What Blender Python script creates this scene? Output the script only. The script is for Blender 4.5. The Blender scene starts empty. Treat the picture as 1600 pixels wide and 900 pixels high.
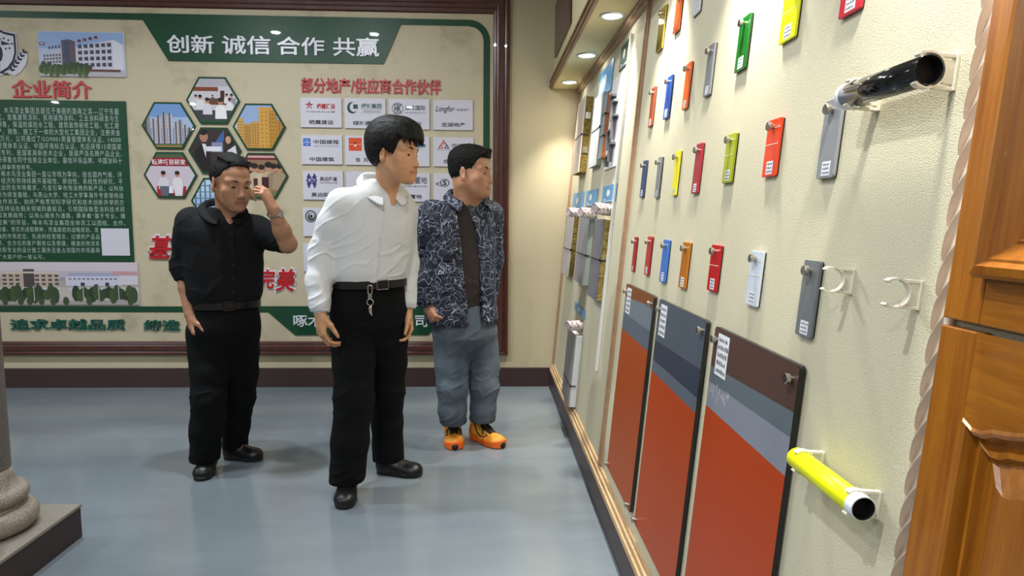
import bpy, bmesh, math, random
import numpy as np
import openvdb
from mathutils import Matrix, Vector

S = bpy.context.scene
COL = S.collection
# ------------------------------------------------------------------ camera
cam = bpy.data.cameras.new('camera')
cam.sensor_width = 36.0
cam.lens = 36.0 * 1030 / 1600
cam.clip_start = 0.02
cam_ob = bpy.data.objects.new('camera', cam)
COL.objects.link(cam_ob)
yw, pt, rl = math.radians(2.3), math.radians(6.1), math.radians(.43)
_f = Vector((math.sin(yw)*math.cos(pt), math.cos(yw)*math.cos(pt), -math.sin(pt)))
_r = Vector((math.cos(yw), -math.sin(yw), 0))
_u = _r.cross(_f)
_R = math.cos(rl)*_r + math.sin(rl)*_u
_U = -math.sin(rl)*_r + math.cos(rl)*_u
m = Matrix((_R, _U, -_f)).transposed().to_4x4()
m.translation = (0, 0, 1.30)
cam_ob.matrix_world = m
S.camera = cam_ob
# ------------------------------------------------------------------ world, exposure
S.view_settings.view_transform = 'Standard'
S.view_settings.look = 'None'
S.view_settings.gamma = 1.0
S.view_settings.use_curve_mapping = False
S.view_settings.exposure = 0.0
W = bpy.data.worlds.new('world'); S.world = W
W.use_nodes = True
W.node_tree.nodes['Background'].inputs[0].default_value = (.75, .85, 1, 1)
W.node_tree.nodes['Background'].inputs[1].default_value = .15
# ------------------------------------------------------------------ lamps: power of the two kinds
SOFFIT_W = 104.0        # small downlights in the soffit over the sample wall
CEILING_W = 37.0       # ceiling lamps of the room, including the added pair
CEILING_POS = [(-1.12, 3.1), (-2.09, 3.1), (-4.6, 3.1), (-.6, .6), (-5.4, .6), (-1.28, -1.3), (-4.8, -1.3), (-7.0, -1.3), (-2.9, -4.6), (-6.2, -4.6)]  # the pair just ahead of the camera is unseen, added for illumination
SOFFIT_POS = [(.59, .90), (.59, 1.67), (.59, 2.435), (.592, 3.2), (.588, 3.965), (.584, 4.735)]

D = 5.0                # back wall
X0, TL = .512, .083    # foot of the leaning sample wall and its lean
SOF = 2.25             # underside of the soffit
CEIL = 3.12
LN = math.hypot(1, TL)
MR = Matrix(((0, TL/LN, -1/LN, X0), (-1, 0, 0, 0), (0, 1/LN, TL/LN, 0), (0, 0, 0, 1)))   # (along wall, up the slope, out of the wall)
MB_ = Matrix(((1, 0, 0, 0), (0, 0, -1, D), (0, 1, 0, 0), (0, 0, 0, 1)))                   # (x, z, out of the back wall)

# ------------------------------------------------------------------ helpers
def lin(c):
    if isinstance(c, str):
        c = c.lstrip('#'); c = [int(c[i:i+2], 16)/255 for i in (0, 2, 4)]
    return tuple(x/12.92 if x <= .04045 else ((x+.055)/1.055)**2.4 for x in c)

def tag(o, label=None, cat=None, group=None, kind=None):
    if label: o['label'] = label
    if cat: o['category'] = cat
    if group: o['group'] = group
    if kind: o['kind'] = kind
    return o

def thing(name, label, cat, M=None, group=None):
    o = bpy.data.objects.new(name, None); COL.objects.link(o)
    o.empty_display_size = .05
    if M is not None: o.matrix_world = M
    return tag(o, label, cat, group)

def link(name, me, parent=None, M=None):
    o = bpy.data.objects.new(name, me); COL.objects.link(o)
    if parent is not None: o.parent = parent
    if M is not None: o.matrix_local = M
    return o

class MB:
    """collects faces (with an optional colour each) and links them as one mesh object"""
    def __init__(s): s.v = []; s.f = []; s.c = []
    def face(s, pts, c=(1, 1, 1)):
        n = len(s.v); s.v += [tuple(p) for p in pts]; s.f.append(tuple(range(n, n+len(pts)))); s.c.append(c)
    def raw(s, vs, fs, c=(1, 1, 1)):
        n = len(s.v); s.v += [tuple(p) for p in vs]
        for f in fs: s.f.append(tuple(i+n for i in f)); s.c.append(c)
    def box(s, x0, x1, y0, y1, z0, z1, c=(1, 1, 1)):
        x0, x1 = sorted((x0, x1)); y0, y1 = sorted((y0, y1)); z0, z1 = sorted((z0, z1))
        v = [(x, y, z) for z in (z0, z1) for y in (y0, y1) for x in (x0, x1)]
        s.raw(v, [(0, 2, 3, 1), (4, 5, 7, 6), (0, 1, 5, 4), (2, 6, 7, 3), (0, 4, 6, 2), (1, 3, 7, 5)], c)
    def prism(s, poly, z0, z1, c=(1, 1, 1)):
        a = sum(poly[i-1][0]*poly[i][1]-poly[i][0]*poly[i-1][1] for i in range(len(poly)))
        if a < 0: poly = poly[::-1]
        n = len(poly); v = [(x, y, z0) for x, y in poly] + [(x, y, z1) for x, y in poly]
        s.raw(v, [tuple(range(n))[::-1], tuple(range(n, 2*n))] + [(i, (i+1) % n, n+(i+1) % n, n+i) for i in range(n)], c)
    def flat(s, poly, z, c=(1, 1, 1)):
        a = sum(poly[i-1][0]*poly[i][1]-poly[i][0]*poly[i-1][1] for i in range(len(poly)))
        if a < 0: poly = poly[::-1]
        s.face([(x, y, z) for x, y in poly], c)
    def rect(s, x0, x1, y0, y1, z, c=(1, 1, 1)): s.flat([(x0, y0), (x1, y0), (x1, y1), (x0, y1)], z, c)
    def disc(s, x, y, r, z, c=(1, 1, 1), n=20, ry=None):
        s.flat([(x+r*math.cos(t*2*math.pi/n), y+(ry or r)*math.sin(t*2*math.pi/n)) for t in range(n)], z, c)
    def ring(s, x, y, r0, r1, z, c=(1, 1, 1), n=24, a0=0, a1=2*math.pi):
        for i in range(n):
            t, u = a0+(a1-a0)*i/n, a0+(a1-a0)*(i+1)/n
            s.flat([(x+r*math.cos(q), y+r*math.sin(q)) for r, q in ((r0, t), (r1, t), (r1, u), (r0, u))], z, c)
    def stroke(s, pts, w, z, c=(1, 1, 1)):
        for (x0, y0), (x1, y1) in zip(pts, pts[1:]):
            L = math.hypot(x1-x0, y1-y0) or 1e-6; nx, ny = -(y1-y0)/L*w/2, (x1-x0)/L*w/2
            s.flat([(x0+nx, y0+ny), (x1+nx, y1+ny), (x1-nx, y1-ny), (x0-nx, y0-ny)], z, c)
    def lathe(s, prof, c0=(0, 0, 0), ax='z', n=24, c=(1, 1, 1), caps=True):
        """prof: (radius, height) along the axis"""
        vs = []
        for r, h in prof:
            for i in range(n):
                t = 2*math.pi*i/n; p = (r*math.cos(t), r*math.sin(t), h)
                if ax == 'x': p = (p[2], p[0], p[1])
                elif ax == 'y': p = (p[1], p[2], p[0])
                vs.append((p[0]+c0[0], p[1]+c0[1], p[2]+c0[2]))
        fs = []
        for k in range(len(prof)-1):
            for i in range(n):
                j = (i+1) % n; fs.append((k*n+i, k*n+j, (k+1)*n+j, (k+1)*n+i))
        if caps: fs += [tuple(range(n))[::-1], tuple(range((len(prof)-1)*n, len(prof)*n))]
        s.raw(vs, fs, c)
    def tube(s, pts, r, n=8, c=(1, 1, 1), closed=False):
        P = [Vector(p) for p in pts]; vs = []; fs = []
        N = len(P)
        for i, p in enumerate(P):
            if closed: d = P[(i+1) % N]-P[i-1]
            else: d = P[min(i+1, N-1)]-P[max(i-1, 0)]
            d.normalize(); a = d.orthogonal() if i == 0 else (a - d*a.dot(d))
            a.normalize(); b = d.cross(a); rr = r[i] if isinstance(r, (list, tuple)) else r
            for k in range(n):
                t = 2*math.pi*k/n; vs.append(p+(a*math.cos(t)+b*math.sin(t))*rr)
        for i in range(N if closed else N-1):
            for k in range(n):
                l = (k+1) % n; j = (i+1) % N
                fs.append((i*n+k, i*n+l, j*n+l, j*n+k))
        if not closed: fs += [tuple(range(n))[::-1], tuple(range((N-1)*n, N*n))]
        s.raw(vs, fs, c)
    def text(s, body, box, z, c=(1, 1, 1), depth=0, bold=0, shear=0, fit=True, space=1.0):
        """letters fitted into box (x0, x1, y0, y1)"""
        cu = bpy.data.curves.new('t', 'FONT'); cu.body = body; cu.size = 1; cu.space_character = space; cu.resolution_u = 2
        cu.offset = bold; cu.shear = shear; cu.extrude = .1 if depth else 0
        o = bpy.data.objects.new('t', cu); COL.objects.link(o)
        me = bpy.data.meshes.new_from_object(o.evaluated_get(bpy.context.evaluated_depsgraph_get()))
        V = np.empty(len(me.vertices)*3); me.vertices.foreach_get('co', V); V = V.reshape(-1, 3)
        lo, hi = V.min(0), V.max(0); x0, x1, y0, y1 = box
        sx = (x1-x0)/(hi[0]-lo[0]); sy = (y1-y0)/(hi[1]-lo[1]) if fit else sx
        V[:, 0] = x0+(V[:, 0]-lo[0])*sx; V[:, 1] = y0+(V[:, 1]-lo[1])*sy
        V[:, 2] = z + (depth*(V[:, 2]+.1)/.2 if depth else 0)
        s.raw(V.tolist(), [tuple(p.vertices) for p in me.polygons], c)
        bpy.data.objects.remove(o); bpy.data.curves.remove(cu); bpy.data.meshes.remove(me)
    def build(s, name, mat, parent=None, M=None, smooth=False, bevel=0, weld=False, seg=2):
        me = bpy.data.meshes.new(name)
        me.from_pydata([tuple(map(float, p)) for p in s.v], [], s.f)
        if any(c != (1, 1, 1) for c in s.c):
            at = me.attributes.new('Col', 'FLOAT_COLOR', 'CORNER')
            buf = []
            for f, c in zip(s.f, s.c): buf += [*c, 1.0]*len(f)
            at.data.foreach_set('color', buf)
        if smooth or weld:
            w = bmesh.new(); w.from_mesh(me); bmesh.ops.remove_doubles(w, verts=w.verts, dist=1e-5); w.to_mesh(me); w.free()
        if smooth: me.polygons.foreach_set('use_smooth', [True]*len(me.polygons))
        me.materials.append(mat); me.update()
        o = link(name, me, parent, M)
        if bevel:
            b = o.modifiers.new('bevel', 'BEVEL'); b.width = bevel; b.segments = seg; b.limit_method = 'ANGLE'
        return o

def rrect(x0, x1, y0, y1, r, n=4):
    out = []
    for cx, cy, a in ((x1-r, y0+r, -90), (x1-r, y1-r, 0), (x0+r, y1-r, 90), (x0+r, y0+r, 180)):
        for i in range(n+1):
            t = math.radians(a+90*i/n); out.append((cx+r*math.cos(t), cy+r*math.sin(t)))
    return out

# ------------------------------------------------------------------ materials
MATS = {}
def mat(name, col, rough=.5, metal=0, spec=.5, coat=0, bump=None, var=None, col2=None, stretch=(1, 1, 1), emit=None, attr=False, sss=0, sheen=0, coords='Object'):
    m = bpy.data.materials.new(name); m.use_nodes = True; nt = m.node_tree; N = nt.nodes; L = nt.links
    b = N['Principled BSDF']; b.inputs['Base Color'].default_value = (*lin(col), 1)
    b.inputs['Roughness'].default_value = rough; b.inputs['Metallic'].default_value = metal
    b.inputs['Specular IOR Level'].default_value = spec; b.inputs['Coat Weight'].default_value = coat
    b.inputs['Coat Roughness'].default_value = .015
    if sss: b.inputs['Subsurface Weight'].default_value = sss; b.inputs['Subsurface Radius'].default_value = (.008, .003, .0015); b.inputs['Subsurface Scale'].default_value = 1
    if sheen: b.inputs['Sheen Weight'].default_value = sheen
    if emit: b.inputs['Emission Color'].default_value = (*emit[0], 1); b.inputs['Emission Strength'].default_value = emit[1]
    if attr:
        a = N.new('ShaderNodeAttribute'); a.attribute_name = 'Col'; L.new(a.outputs['Color'], b.inputs['Base Color'])
    tc = N.new('ShaderNodeTexCoord'); mp = N.new('ShaderNodeMapping'); mp.inputs['Scale'].default_value = stretch
    L.new(tc.outputs[coords], mp.inputs['Vector'])
    if var:
        n = N.new('ShaderNodeTexNoise'); n.inputs['Scale'].default_value = var[0]; n.inputs['Detail'].default_value = 6
        n.inputs['Roughness'].default_value = var[2] if len(var) > 2 else .55
        L.new(mp.outputs[0], n.inputs['Vector'])
        r = N.new('ShaderNodeValToRGB'); lo, hi = var[1]; r.color_ramp.elements[0].position = lo; r.color_ramp.elements[1].position = hi
        r.color_ramp.elements[0].color = (*lin(col), 1); r.color_ramp.elements[1].color = (*lin(col2), 1)
        L.new(n.outputs['Fac'], r.inputs[0]); L.new(r.outputs[0], b.inputs['Base Color'])
    if bump:
        n = N.new('ShaderNodeTexNoise'); n.inputs['Scale'].default_value = bump[0]; n.inputs['Detail'].default_value = 4
        L.new(mp.outputs[0], n.inputs['Vector'])
        u = N.new('ShaderNodeBump'); u.inputs['Strength'].default_value = bump[1]; u.inputs['Distance'].default_value = bump[2] if len(bump) > 2 else .01
        L.new(n.outputs['Fac'], u.inputs['Height']); L.new(u.outputs[0], b.inputs['Normal'])
    MATS[name] = m
    return m
mat('cream_paint', '#bdb294', .8, bump=(180, .25, .002))
mat('ceiling_white', '#d8d6cc', .85)
mat('stone_plaster', '#cfc8ae', .75, bump=(430, .45, .0025), var=(330, (.35, .72)), col2='#b7b093')
mat('brown_base', '#3d2a2a', .45, bump=(300, .1, .001))
mat('floor_epoxy', '#677179', .16, spec=.5, var=(1.3, (.32, .7), .6), col2='#7c868c', stretch=(.55, 1.6, 1), coords='Object')
mat('soffit_paint', '#c9bd93', .8)
mat('trim_wood', '#8a6a4c', .5, var=(30, (.3, .7)), col2='#6d5138', stretch=(1, .15, 1))
mat('trim_pink', '#a98a6c', .55, var=(25, (.3, .7)), col2='#96785c')
mat('plywood', '#cdb08a', .6, var=(60, (.35, .65)), col2='#a98a62', stretch=(.1, 1, 6))
mat('frame_wood', '#3f1f1b', .32, coat=.3, var=(20, (.3, .7)), col2='#52291f', stretch=(1, 1, .1))
mat('board_print', '#bcb095', .55, var=(2.6, (.52, .9), .68), col2='#7d755c')
mat('green_print', '#093f27', .4, spec=.3, coat=.6)
mat('letter_small', '#a9b8b4', .4)
mat('white_acrylic', '#c9c6d2', .45, spec=.3, coat=.5)
mat('letter_white', '#d5d6e0', .3)
mat('letter_red', '#b3121c', .35)
mat('letter_green', '#14554a', .3)
mat('print', '#ffffff', .45, spec=.3, attr=True, coat=.5)
mat('print_matt', '#ffffff', .6, attr=True)
mat('steel', '#b9b4ac', .25, metal=1)
mat('chrome', '#d9d9d9', .12, metal=1)
mat('gunmetal', '#33312f', .35, metal=.8)
mat('panel_core', '#1b1b1a', .6)
mat('panel_paint', '#ffffff', .42, spec=.35, attr=True, bump=(14, .08, .01), stretch=(1, .25, 1))
mat('clip_plastic', '#e3ddcc', .4)
mat('granite', '#a89a8c', .45, var=(140, (.38, .62), .8), col2='#6f6660')
mat('granite_slab', '#9a9386', .4, var=(180, (.38, .62), .8), col2='#78726a')
mat('plinth_dark', '#3b2c2c', .5, bump=(200, .1, .002))
mat('trim_pale', '#e4d3c1', .5, var=(25, (.3, .7)), col2='#d8c4b0')
mat('oak', '#ab6a16', .33, coat=.3, var=(9, (.3, .72), .65), col2='#804408', stretch=(9, .5, 9), bump=(40, .06, .004))
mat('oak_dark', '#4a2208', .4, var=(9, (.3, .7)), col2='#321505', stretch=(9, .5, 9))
mat('lamp_glow', '#ffffff', .5, emit=((1, .98, .93), 22))
mat('lamp_glow_room', '#ffffff', .5, emit=((.93, .97, 1), 30))
mat('lamp_ring', '#c9c9c6', .3, metal=.6)

def struct(name, mb, m, **k): return tag(mb.build(name, MATS[m], **k), kind='structure')

# ================================================================== SETTING
b = MB(); b.box(-9, .7, -6.6, D+.05, -.05, 0); struct('floor', b, 'floor_epoxy')
b = MB(); b.box(-9, 1.3, D, D+.12, 0, CEIL); struct('wall_back', b, 'cream_paint')
b = MB(); b.box(-9.12, -9, -6.6, D, 0, CEIL); struct('wall_left', b, 'cream_paint')
b = MB(); b.box(-9, 1.3, -6.72, -6.6, 0, CEIL); struct('wall_rear', b, 'cream_paint')
b = MB(); b.box(-9.1, 1.3, -6.7, D+.1, CEIL, CEIL+.08); struct('ceiling', b, 'ceiling_white')
b = MB(); b.box(-D-.02, 6.6, -.02, CEIL*1.01, -.06, 0); struct('wall_right', b, 'stone_plaster', M=MR)
b = MB(); b.box(-9, X0-.01, D-.014, D, 0, .148); struct('baseboard_back', b, 'brown_base', bevel=.003)
b = MB(); b.box(X0-.016, X0+.03, -6.6, D-.014, 0, .128); struct('baseboard_right', b, 'brown_base', bevel=.003)
# plywood foot rail of the leaning wall
b = MB()
b.box(-D+.02, .2, .128, .15, -.02, .028); b.box(-D+.02, .2, .15, .17, -.02, .02); b.box(-D+.02, .2, .17, .186, -.02, .011)
struct('trim_1', b, 'plywood', M=MR, bevel=.002)
# soffit: face, underside, carved edge trim, cornice against the wall
SX = .492
b = MB(); b.box(SX, 1.0, -2.0, D-.002, SOF, CEIL-.002); struct('soffit', b, 'soffit_paint')
b = MB(); b.box(SX-.018, SX-.001, -2.0, D-.002, SOF-.004, SOF+.062); b.box(SX-.026, SX-.001, -2.0, D-.002, SOF+.004, SOF+.018)
yy = -1.0
while yy < D-.03:
    b.lathe([(.001, -.011), (.007, -.007), (.009, 0), (.007, .007), (.001, .011)], (SX-.02, yy, SOF+.045), 'y', 8); yy += .028
struct('trim_2', b, 'trim_wood')
xi = X0+TL*SOF
b = MB(); b.prism([(xi-.002, SOF-.001), (xi-.032, SOF-.001), (xi-.032, SOF-.012), (xi-.016, SOF-.034), (xi-.006, SOF-.04)], -2.0, D-.002)
b.v = [(x, z, y) for x, y, z in b.v]; b.f = [f[::-1] for f in b.f]
yy = .5
while yy < D-.03:
    b.lathe([(.001, -.009), (.004, -.006), (.006, 0), (.004, .006), (.001, .009)], (xi-.024, yy, SOF-.022), 'y', 8); yy += .024
struct('trim_3', b, 'trim_pink')
# scalloped upright trims on the sample wall
def scallop(name, a, w, b0, b1, m, pitch=.045):
    t = MB(); n = int((b1-b0)/pitch); prof = []
    t.box(a-w*.5, a+w*.5, b0, b1, 0, .010); t.box(a-w*.12, a+w*.18, b0, b1, .010, .016)
    for i in range(n):
        y = b0+(i+.5)*pitch
        t.lathe([(.001, -pitch*.52), (w*.12, -pitch*.3), (w*.16, 0), (w*.12, pitch*.3), (.001, pitch*.52)], (a-w*.42, y, .006), 'y', 8)
    struct(name, t, m, M=MR)
scallop('trim_4', -2.875, .048, .19, SOF-.03, 'trim_pink', .07)
scallop('trim_5', -D+.035, .05, .19, SOF-.03, 'trim_pink')
# carved leaf trim beside the wooden doors
def leaf_trim(name, a0, a1, b0, b1, pitch):
    t = MB(); w = a1-a0
    t.box(a0, a1, b0, b1, 0, .004); t.box(a1-w*.2, a1, b0, b1, .004, .012)
    n = int((b1-b0)/pitch)
    for i in range(n+1):
        y = b0+i*pitch
        # a slanting leaf that rises from the wall and curls over: cross rings along its spine
        ring = []; K = 9
        for k in range(K+1):
            q = k/K
            ca = a0+w*(.16+.56*q); cb = y+pitch*(.0+1.3*q+.06*math.sin(q*math.pi))
            h = .0045+.0085*math.sin(math.pi*min(1, q*.9+.1)); hw = pitch*(.12+.32*math.sin(math.pi*(.10+.72*q)))
            ring.append([(ca+hw*.35*math.cos(u), cb+hw*math.cos(u), .003+h*max(0, math.sin(u))) for u in [math.pi*j/8 for j in range(9)]])
        for k in range(K):
            for j in range(8):
                t.face([ring[k][j], ring[k+1][j], ring[k+1][j+1], ring[k][j+1]])
    return tag(t.build(name, MATS['trim_pale'], M=MR, smooth=True), kind='structure')
leaf_trim('trim_6', -.860, -.820, .19, 2.3, .0465)

# ------------------------------------------------------------------ stone column on its plinth
px_, py_ = -1.858, 2.395
P = thing('column_plinth', 'dark square plinth with speckled stone top under the granite column', 'plinth', Matrix.Translation((px_, py_, 0)))
b = MB(); b.box(-.226, .226, -.226, .226, 0, .124); b.build('plinth_block', MATS['plinth_dark'], P, bevel=.003)
b = MB(); b.box(-.229, .229, -.229, .229, .124, .137); b.build('stone_top', MATS['granite_slab'], P, bevel=.002)
P = thing('stone_column', 'speckled pinkish granite column with rounded base standing on the dark plinth', 'column', Matrix.Translation((px_, py_, .137)))
def arc(cr, cz, r, a0, a1, n=10): return [(cr+r*math.cos(math.radians(a0+(a1-a0)*i/n)), cz+r*math.sin(math.radians(a0+(a1-a0)*i/n))) for i in range(n+1)]
b = MB(); b.lathe([(.125, 0)]+arc(.138, .045, .045, -85, 85)+[(.146, .092), (.141, .097)], n=56); b.build('lower_base_ring', MATS['granite'], P, smooth=True)
b = MB(); b.lathe([(.141, .097), (.136, .101)]+arc(.128, .131, .029, -75, 80)+[(.127, .164), (.118, .176), (.110, .2), (.106, .23)], n=56); b.build('upper_base_ring', MATS['granite'], P, smooth=True)
b = MB(); b.lathe([(.106, .225), (.105, 1.2), (.100, 2.2), (.098, CEIL-.139)], n=56); b.build('shaft', MATS['granite'], P, smooth=True)

# ------------------------------------------------------------------ lamps
def downlight(x, y, z, r, where, glow, watts, colour, spot, label, group):
    t = thing('downlight', label, 'ceiling lamp', Matrix.Translation((x, y, z)), group)
    k = MB(); k.lathe([(r*.98, -.001), (r*1.0, -.007), (r*1.3, -.005), (r*1.34, 0)], n=32, caps=False); k.build('lamp_ring', MATS['lamp_ring'], t, smooth=True)
    k = MB(); k.lathe([(r, -.003), (r*.7, -.0055), (.002, -.006)], n=32, caps=False); k.build('diffuser', MATS[glow], t, smooth=True)
    if spot:
        l = bpy.data.lights.new('lamp_light', 'SPOT'); l.spot_size = math.radians(spot); l.spot_blend = .85; l.shadow_soft_size = r*.8
    else:
        l = bpy.data.lights.new('lamp_light', 'AREA'); l.shape = 'DISK'; l.size = 2*r
    l.energy = watts; l.color = colour
    lo = bpy.data.objects.new('lamp_light', l); COL.objects.link(lo); lo.parent = t; lo.location = (0, 0, -.012)
ORD = ['with only its spill in view, above the wooden doors', 'second from the wooden doors, out over the pipe clips', 'above the green sample plate', 'with the widest bright disc, nearest of those in view', 'middle of the three bright discs in view', 'smallest bright disc, next to the far corner']
for (x, y), w in zip(SOFFIT_POS, ORD):
    downlight(x, y, SOF, .047, 'soffit', 'lamp_glow', SOFFIT_W, (1, .95, .84), 84, 'round soffit downlight '+w, 'soffit downlights')
for i, (x, y) in enumerate(CEILING_POS):
    downlight(x, y, CEIL, .042, 'ceiling', 'lamp_glow_room', CEILING_W, (.90, .95, 1), 0, 'round white ceiling lamp of the showroom', 'ceiling lamps of the room')
# ================================================================== DISPLAY BOARD ON THE BACK WALL
def at_back(x, z, off=0): return MB_ @ Matrix.Translation((x, z, off))
bx0, bz0 = -5.6, .245
T_ = thing('display_board', 'large framed company display board with green border covering the back wall', 'display board', at_back(bx0, bz0))
OX = Matrix.Translation((-bx0, -bz0, 0))
def on_board(mb, name, m, **k): return mb.build(name, MATS[m], T_, OX, **k)
fr0, fr1 = .050, .172       # right side of the frame, inner and outer edge
ft0, ft1 = 2.77, 2.97
fb0, fb1 = .250, .355
b = MB(); b.box(bx0+.1, fr0+.01, fb1-.01, ft0+.01, .002, .012); on_board(b, 'backing_panel', 'board_print')
# moulded frame: a stepped profile run around the board
b = MB()
prof = [(0, .03), (.08, .044), (.16, .044), (.2, .034), (.3, .03), (.36, .038), (.62, .038), (.68, .03), (.78, .026), (.84, .03), (.95, .026), (1, .012)]
outer = [(bx0, fb0), (fr1, fb0), (fr1, ft1), (bx0, ft1)]; inner = [(bx0+.12, fb1), (fr0, fb1), (fr0, ft0), (bx0+.12, ft0)]
vs = []
for q, h in [(0, .001)]+prof+[(1, .001)]:
    for o, i in zip(outer, inner): vs.append((o[0]+(i[0]-o[0])*q, o[1]+(i[1]-o[1])*q, h))
fs = [(k*4+j, k*4+(j+1) % 4, (k+1)*4+(j+1) % 4, (k+1)*4+j) for k in range(len(prof)+1) for j in range(4)]
b.raw(vs, fs); on_board(b, 'frame', 'frame_wood')
# green border with its title banner and bottom banner
b = MB(); g0, g1 = .013, .016
xr0, xr1 = (-0.0213, 1.6313)[0], (0.0266, 1.6318)[0]
zt1, zt0 = (-0.3272, 2.7285)[1], (-0.3274, 2.6835)[1]
zb1, zb0 = (-3.1408, 0.62)[1], (-3.1435, 0.5766)[1]
R1 = .15
def arcp(cx, cz, r, a0, a1, n=8): return [(cx+r*math.cos(math.radians(a0+(a1-a0)*i/n)), cz+r*math.sin(math.radians(a0+(a1-a0)*i/n))) for i in range(n+1)]
ar_o = arcp(xr1-R1, zt1-R1, R1, 90, 0); ar_i = arcp(xr1-R1, zt1-R1, R1-(xr1-xr0), 90, 0)
ban = [(-2.4523, 2.6797), (-2.2855, 2.4022), (-0.7482, 2.4048), (-0.6197, 2.6826)]
b.prism([(ban[3][0], zt0), (ban[3][0], zt1), (xr1-R1, zt1), (xr1-R1, zt0)], g0, g1)
for i in range(8): b.prism([ar_o[i], ar_o[i+1], ar_i[i+1], ar_i[i]], g0, g1)
b.prism([(xr0, zb0), (xr1, zb0), (xr1, zt1-R1), (xr0, zt1-R1)], g0, g1)
b.prism([(bx0+.2, zt0), (bx0+.2, zt1), (ban[0][0], zt1), (ban[0][0], zt0)], g0, g1)
b.prism([(bx0+.2, zb0), (bx0+.2, zb1), (xr0, zb1), (xr0, zb0)], g0, g1)
on_board(b, 'green_border', 'green_print')
b = MB(); b.prism([(ban[0][0], zt1), (ban[0][0], zt0), ban[1], ban[2], (ban[3][0], zt0), (ban[3][0], zt1)], g0, g1+.004)
on_board(b, 'title_banner', 'green_print')
b = MB(); b.prism([((-1.6362, 0.5794)[0], zb0+.004), (-1.4404, 0.4031), (-0.4387, 0.4035), (-0.3995, 0.4432), ((-0.3991, 0.5175)[0], zb0+.004)], g0, g1+.004)
b.prism([(-1.7395, 0.623), (-1.6362, 0.5794), (-0.3987, 0.5816), (-0.3985, 0.6259)], g0, g1+.0035)
on_board(b, 'company_banner', 'green_print')

# raised lettering: every line of letters is one piece of signage
def lettering(label, parts, m, depth=.012, off=.016, bold=.02, shear=0, cat='sign lettering', halo=None):
    x0 = min(p[1][0] for p in parts); z0 = min(p[1][2] for p in parts)
    t = thing('sign_lettering', label, cat, at_back(x0, z0, off))
    if halo:
        for s, bx in parts:
            k = MB(); pad = .012; k.text(s, (bx[0]-x0-pad, bx[1]-x0+pad, bx[2]-z0-pad, bx[3]-z0+pad), -.001, depth=depth*.5, bold=halo, shear=shear)
            k.build('letter_backing', MATS['letter_white'], t)
    for s, bx in parts:
        k = MB(); k.text(s, (bx[0]-x0, bx[1]-x0, bx[2]-z0, bx[3]-z0), depth*.5 if halo else 0, depth=depth*.6 if halo else depth, bold=bold, shear=shear)
        k.build('letters', MATS[m], t)
    return t
def bxp(p, q): return (p[0], q[0], p[1], q[1])     # from lower-left and upper-right point
lettering('raised white slogan letters on the green title banner', [
    ('创新', bxp((-2.2875, 2.4559), (-1.9558, 2.5823))), ('诚信', bxp((-1.8972, 2.4535), (-1.5551, 2.5849))), ('合作', bxp((-1.5087, 2.4556), (-1.1703, 2.5828))), ('共赢', bxp((-1.1086, 2.4532), (-0.7782, 2.5852)))],
    'letter_white', .010, .0205, .014)
lettering('raised red heading letters above the green text panel', [('企业简介', bxp((-3.3959, 2.1248), (-2.8353, 2.2544)))], 'letter_red', .010, .013, .016)
lettering('raised red heading letters above the white partner plaques', [('部分地产/供应商合作伙伴', bxp((-1.3458, 2.1907), (-0.3335, 2.3019)))], 'letter_red', .010, .013, .016)
lettering('raised dark green slogan letters along the foot of the board', [('追求卓越品质', bxp((-3.5243, 0.4409), (-2.6933, 0.5242))), ('缔造', bxp((-2.5568, 0.4368), (-2.2886, 0.5198)))], 'letter_green', .014, .013, .018)
lettering('raised white company name on the lower green banner', [('啄木鸟漆业集团公司', bxp((-1.4482, 0.467), (-0.4426, 0.5618)))], 'letter_white', .004, .0205, .01)
lettering('red brush letters with white edging either side of the black-shirted man', [
    ('基', bxp((-2.4922, 0.9767), (-2.3162, 1.1487))), ('于专业', bxp((-2.2621, 0.9013), (-1.9764, 0.9984))), ('完', bxp((-1.7066, 0.7542), (-1.5739, 0.9044))), ('美', bxp((-1.5742, 0.7352), (-1.4267, 0.9098)))],
    'letter_red', .012, .013, .02, .2, halo=.06)

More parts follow.
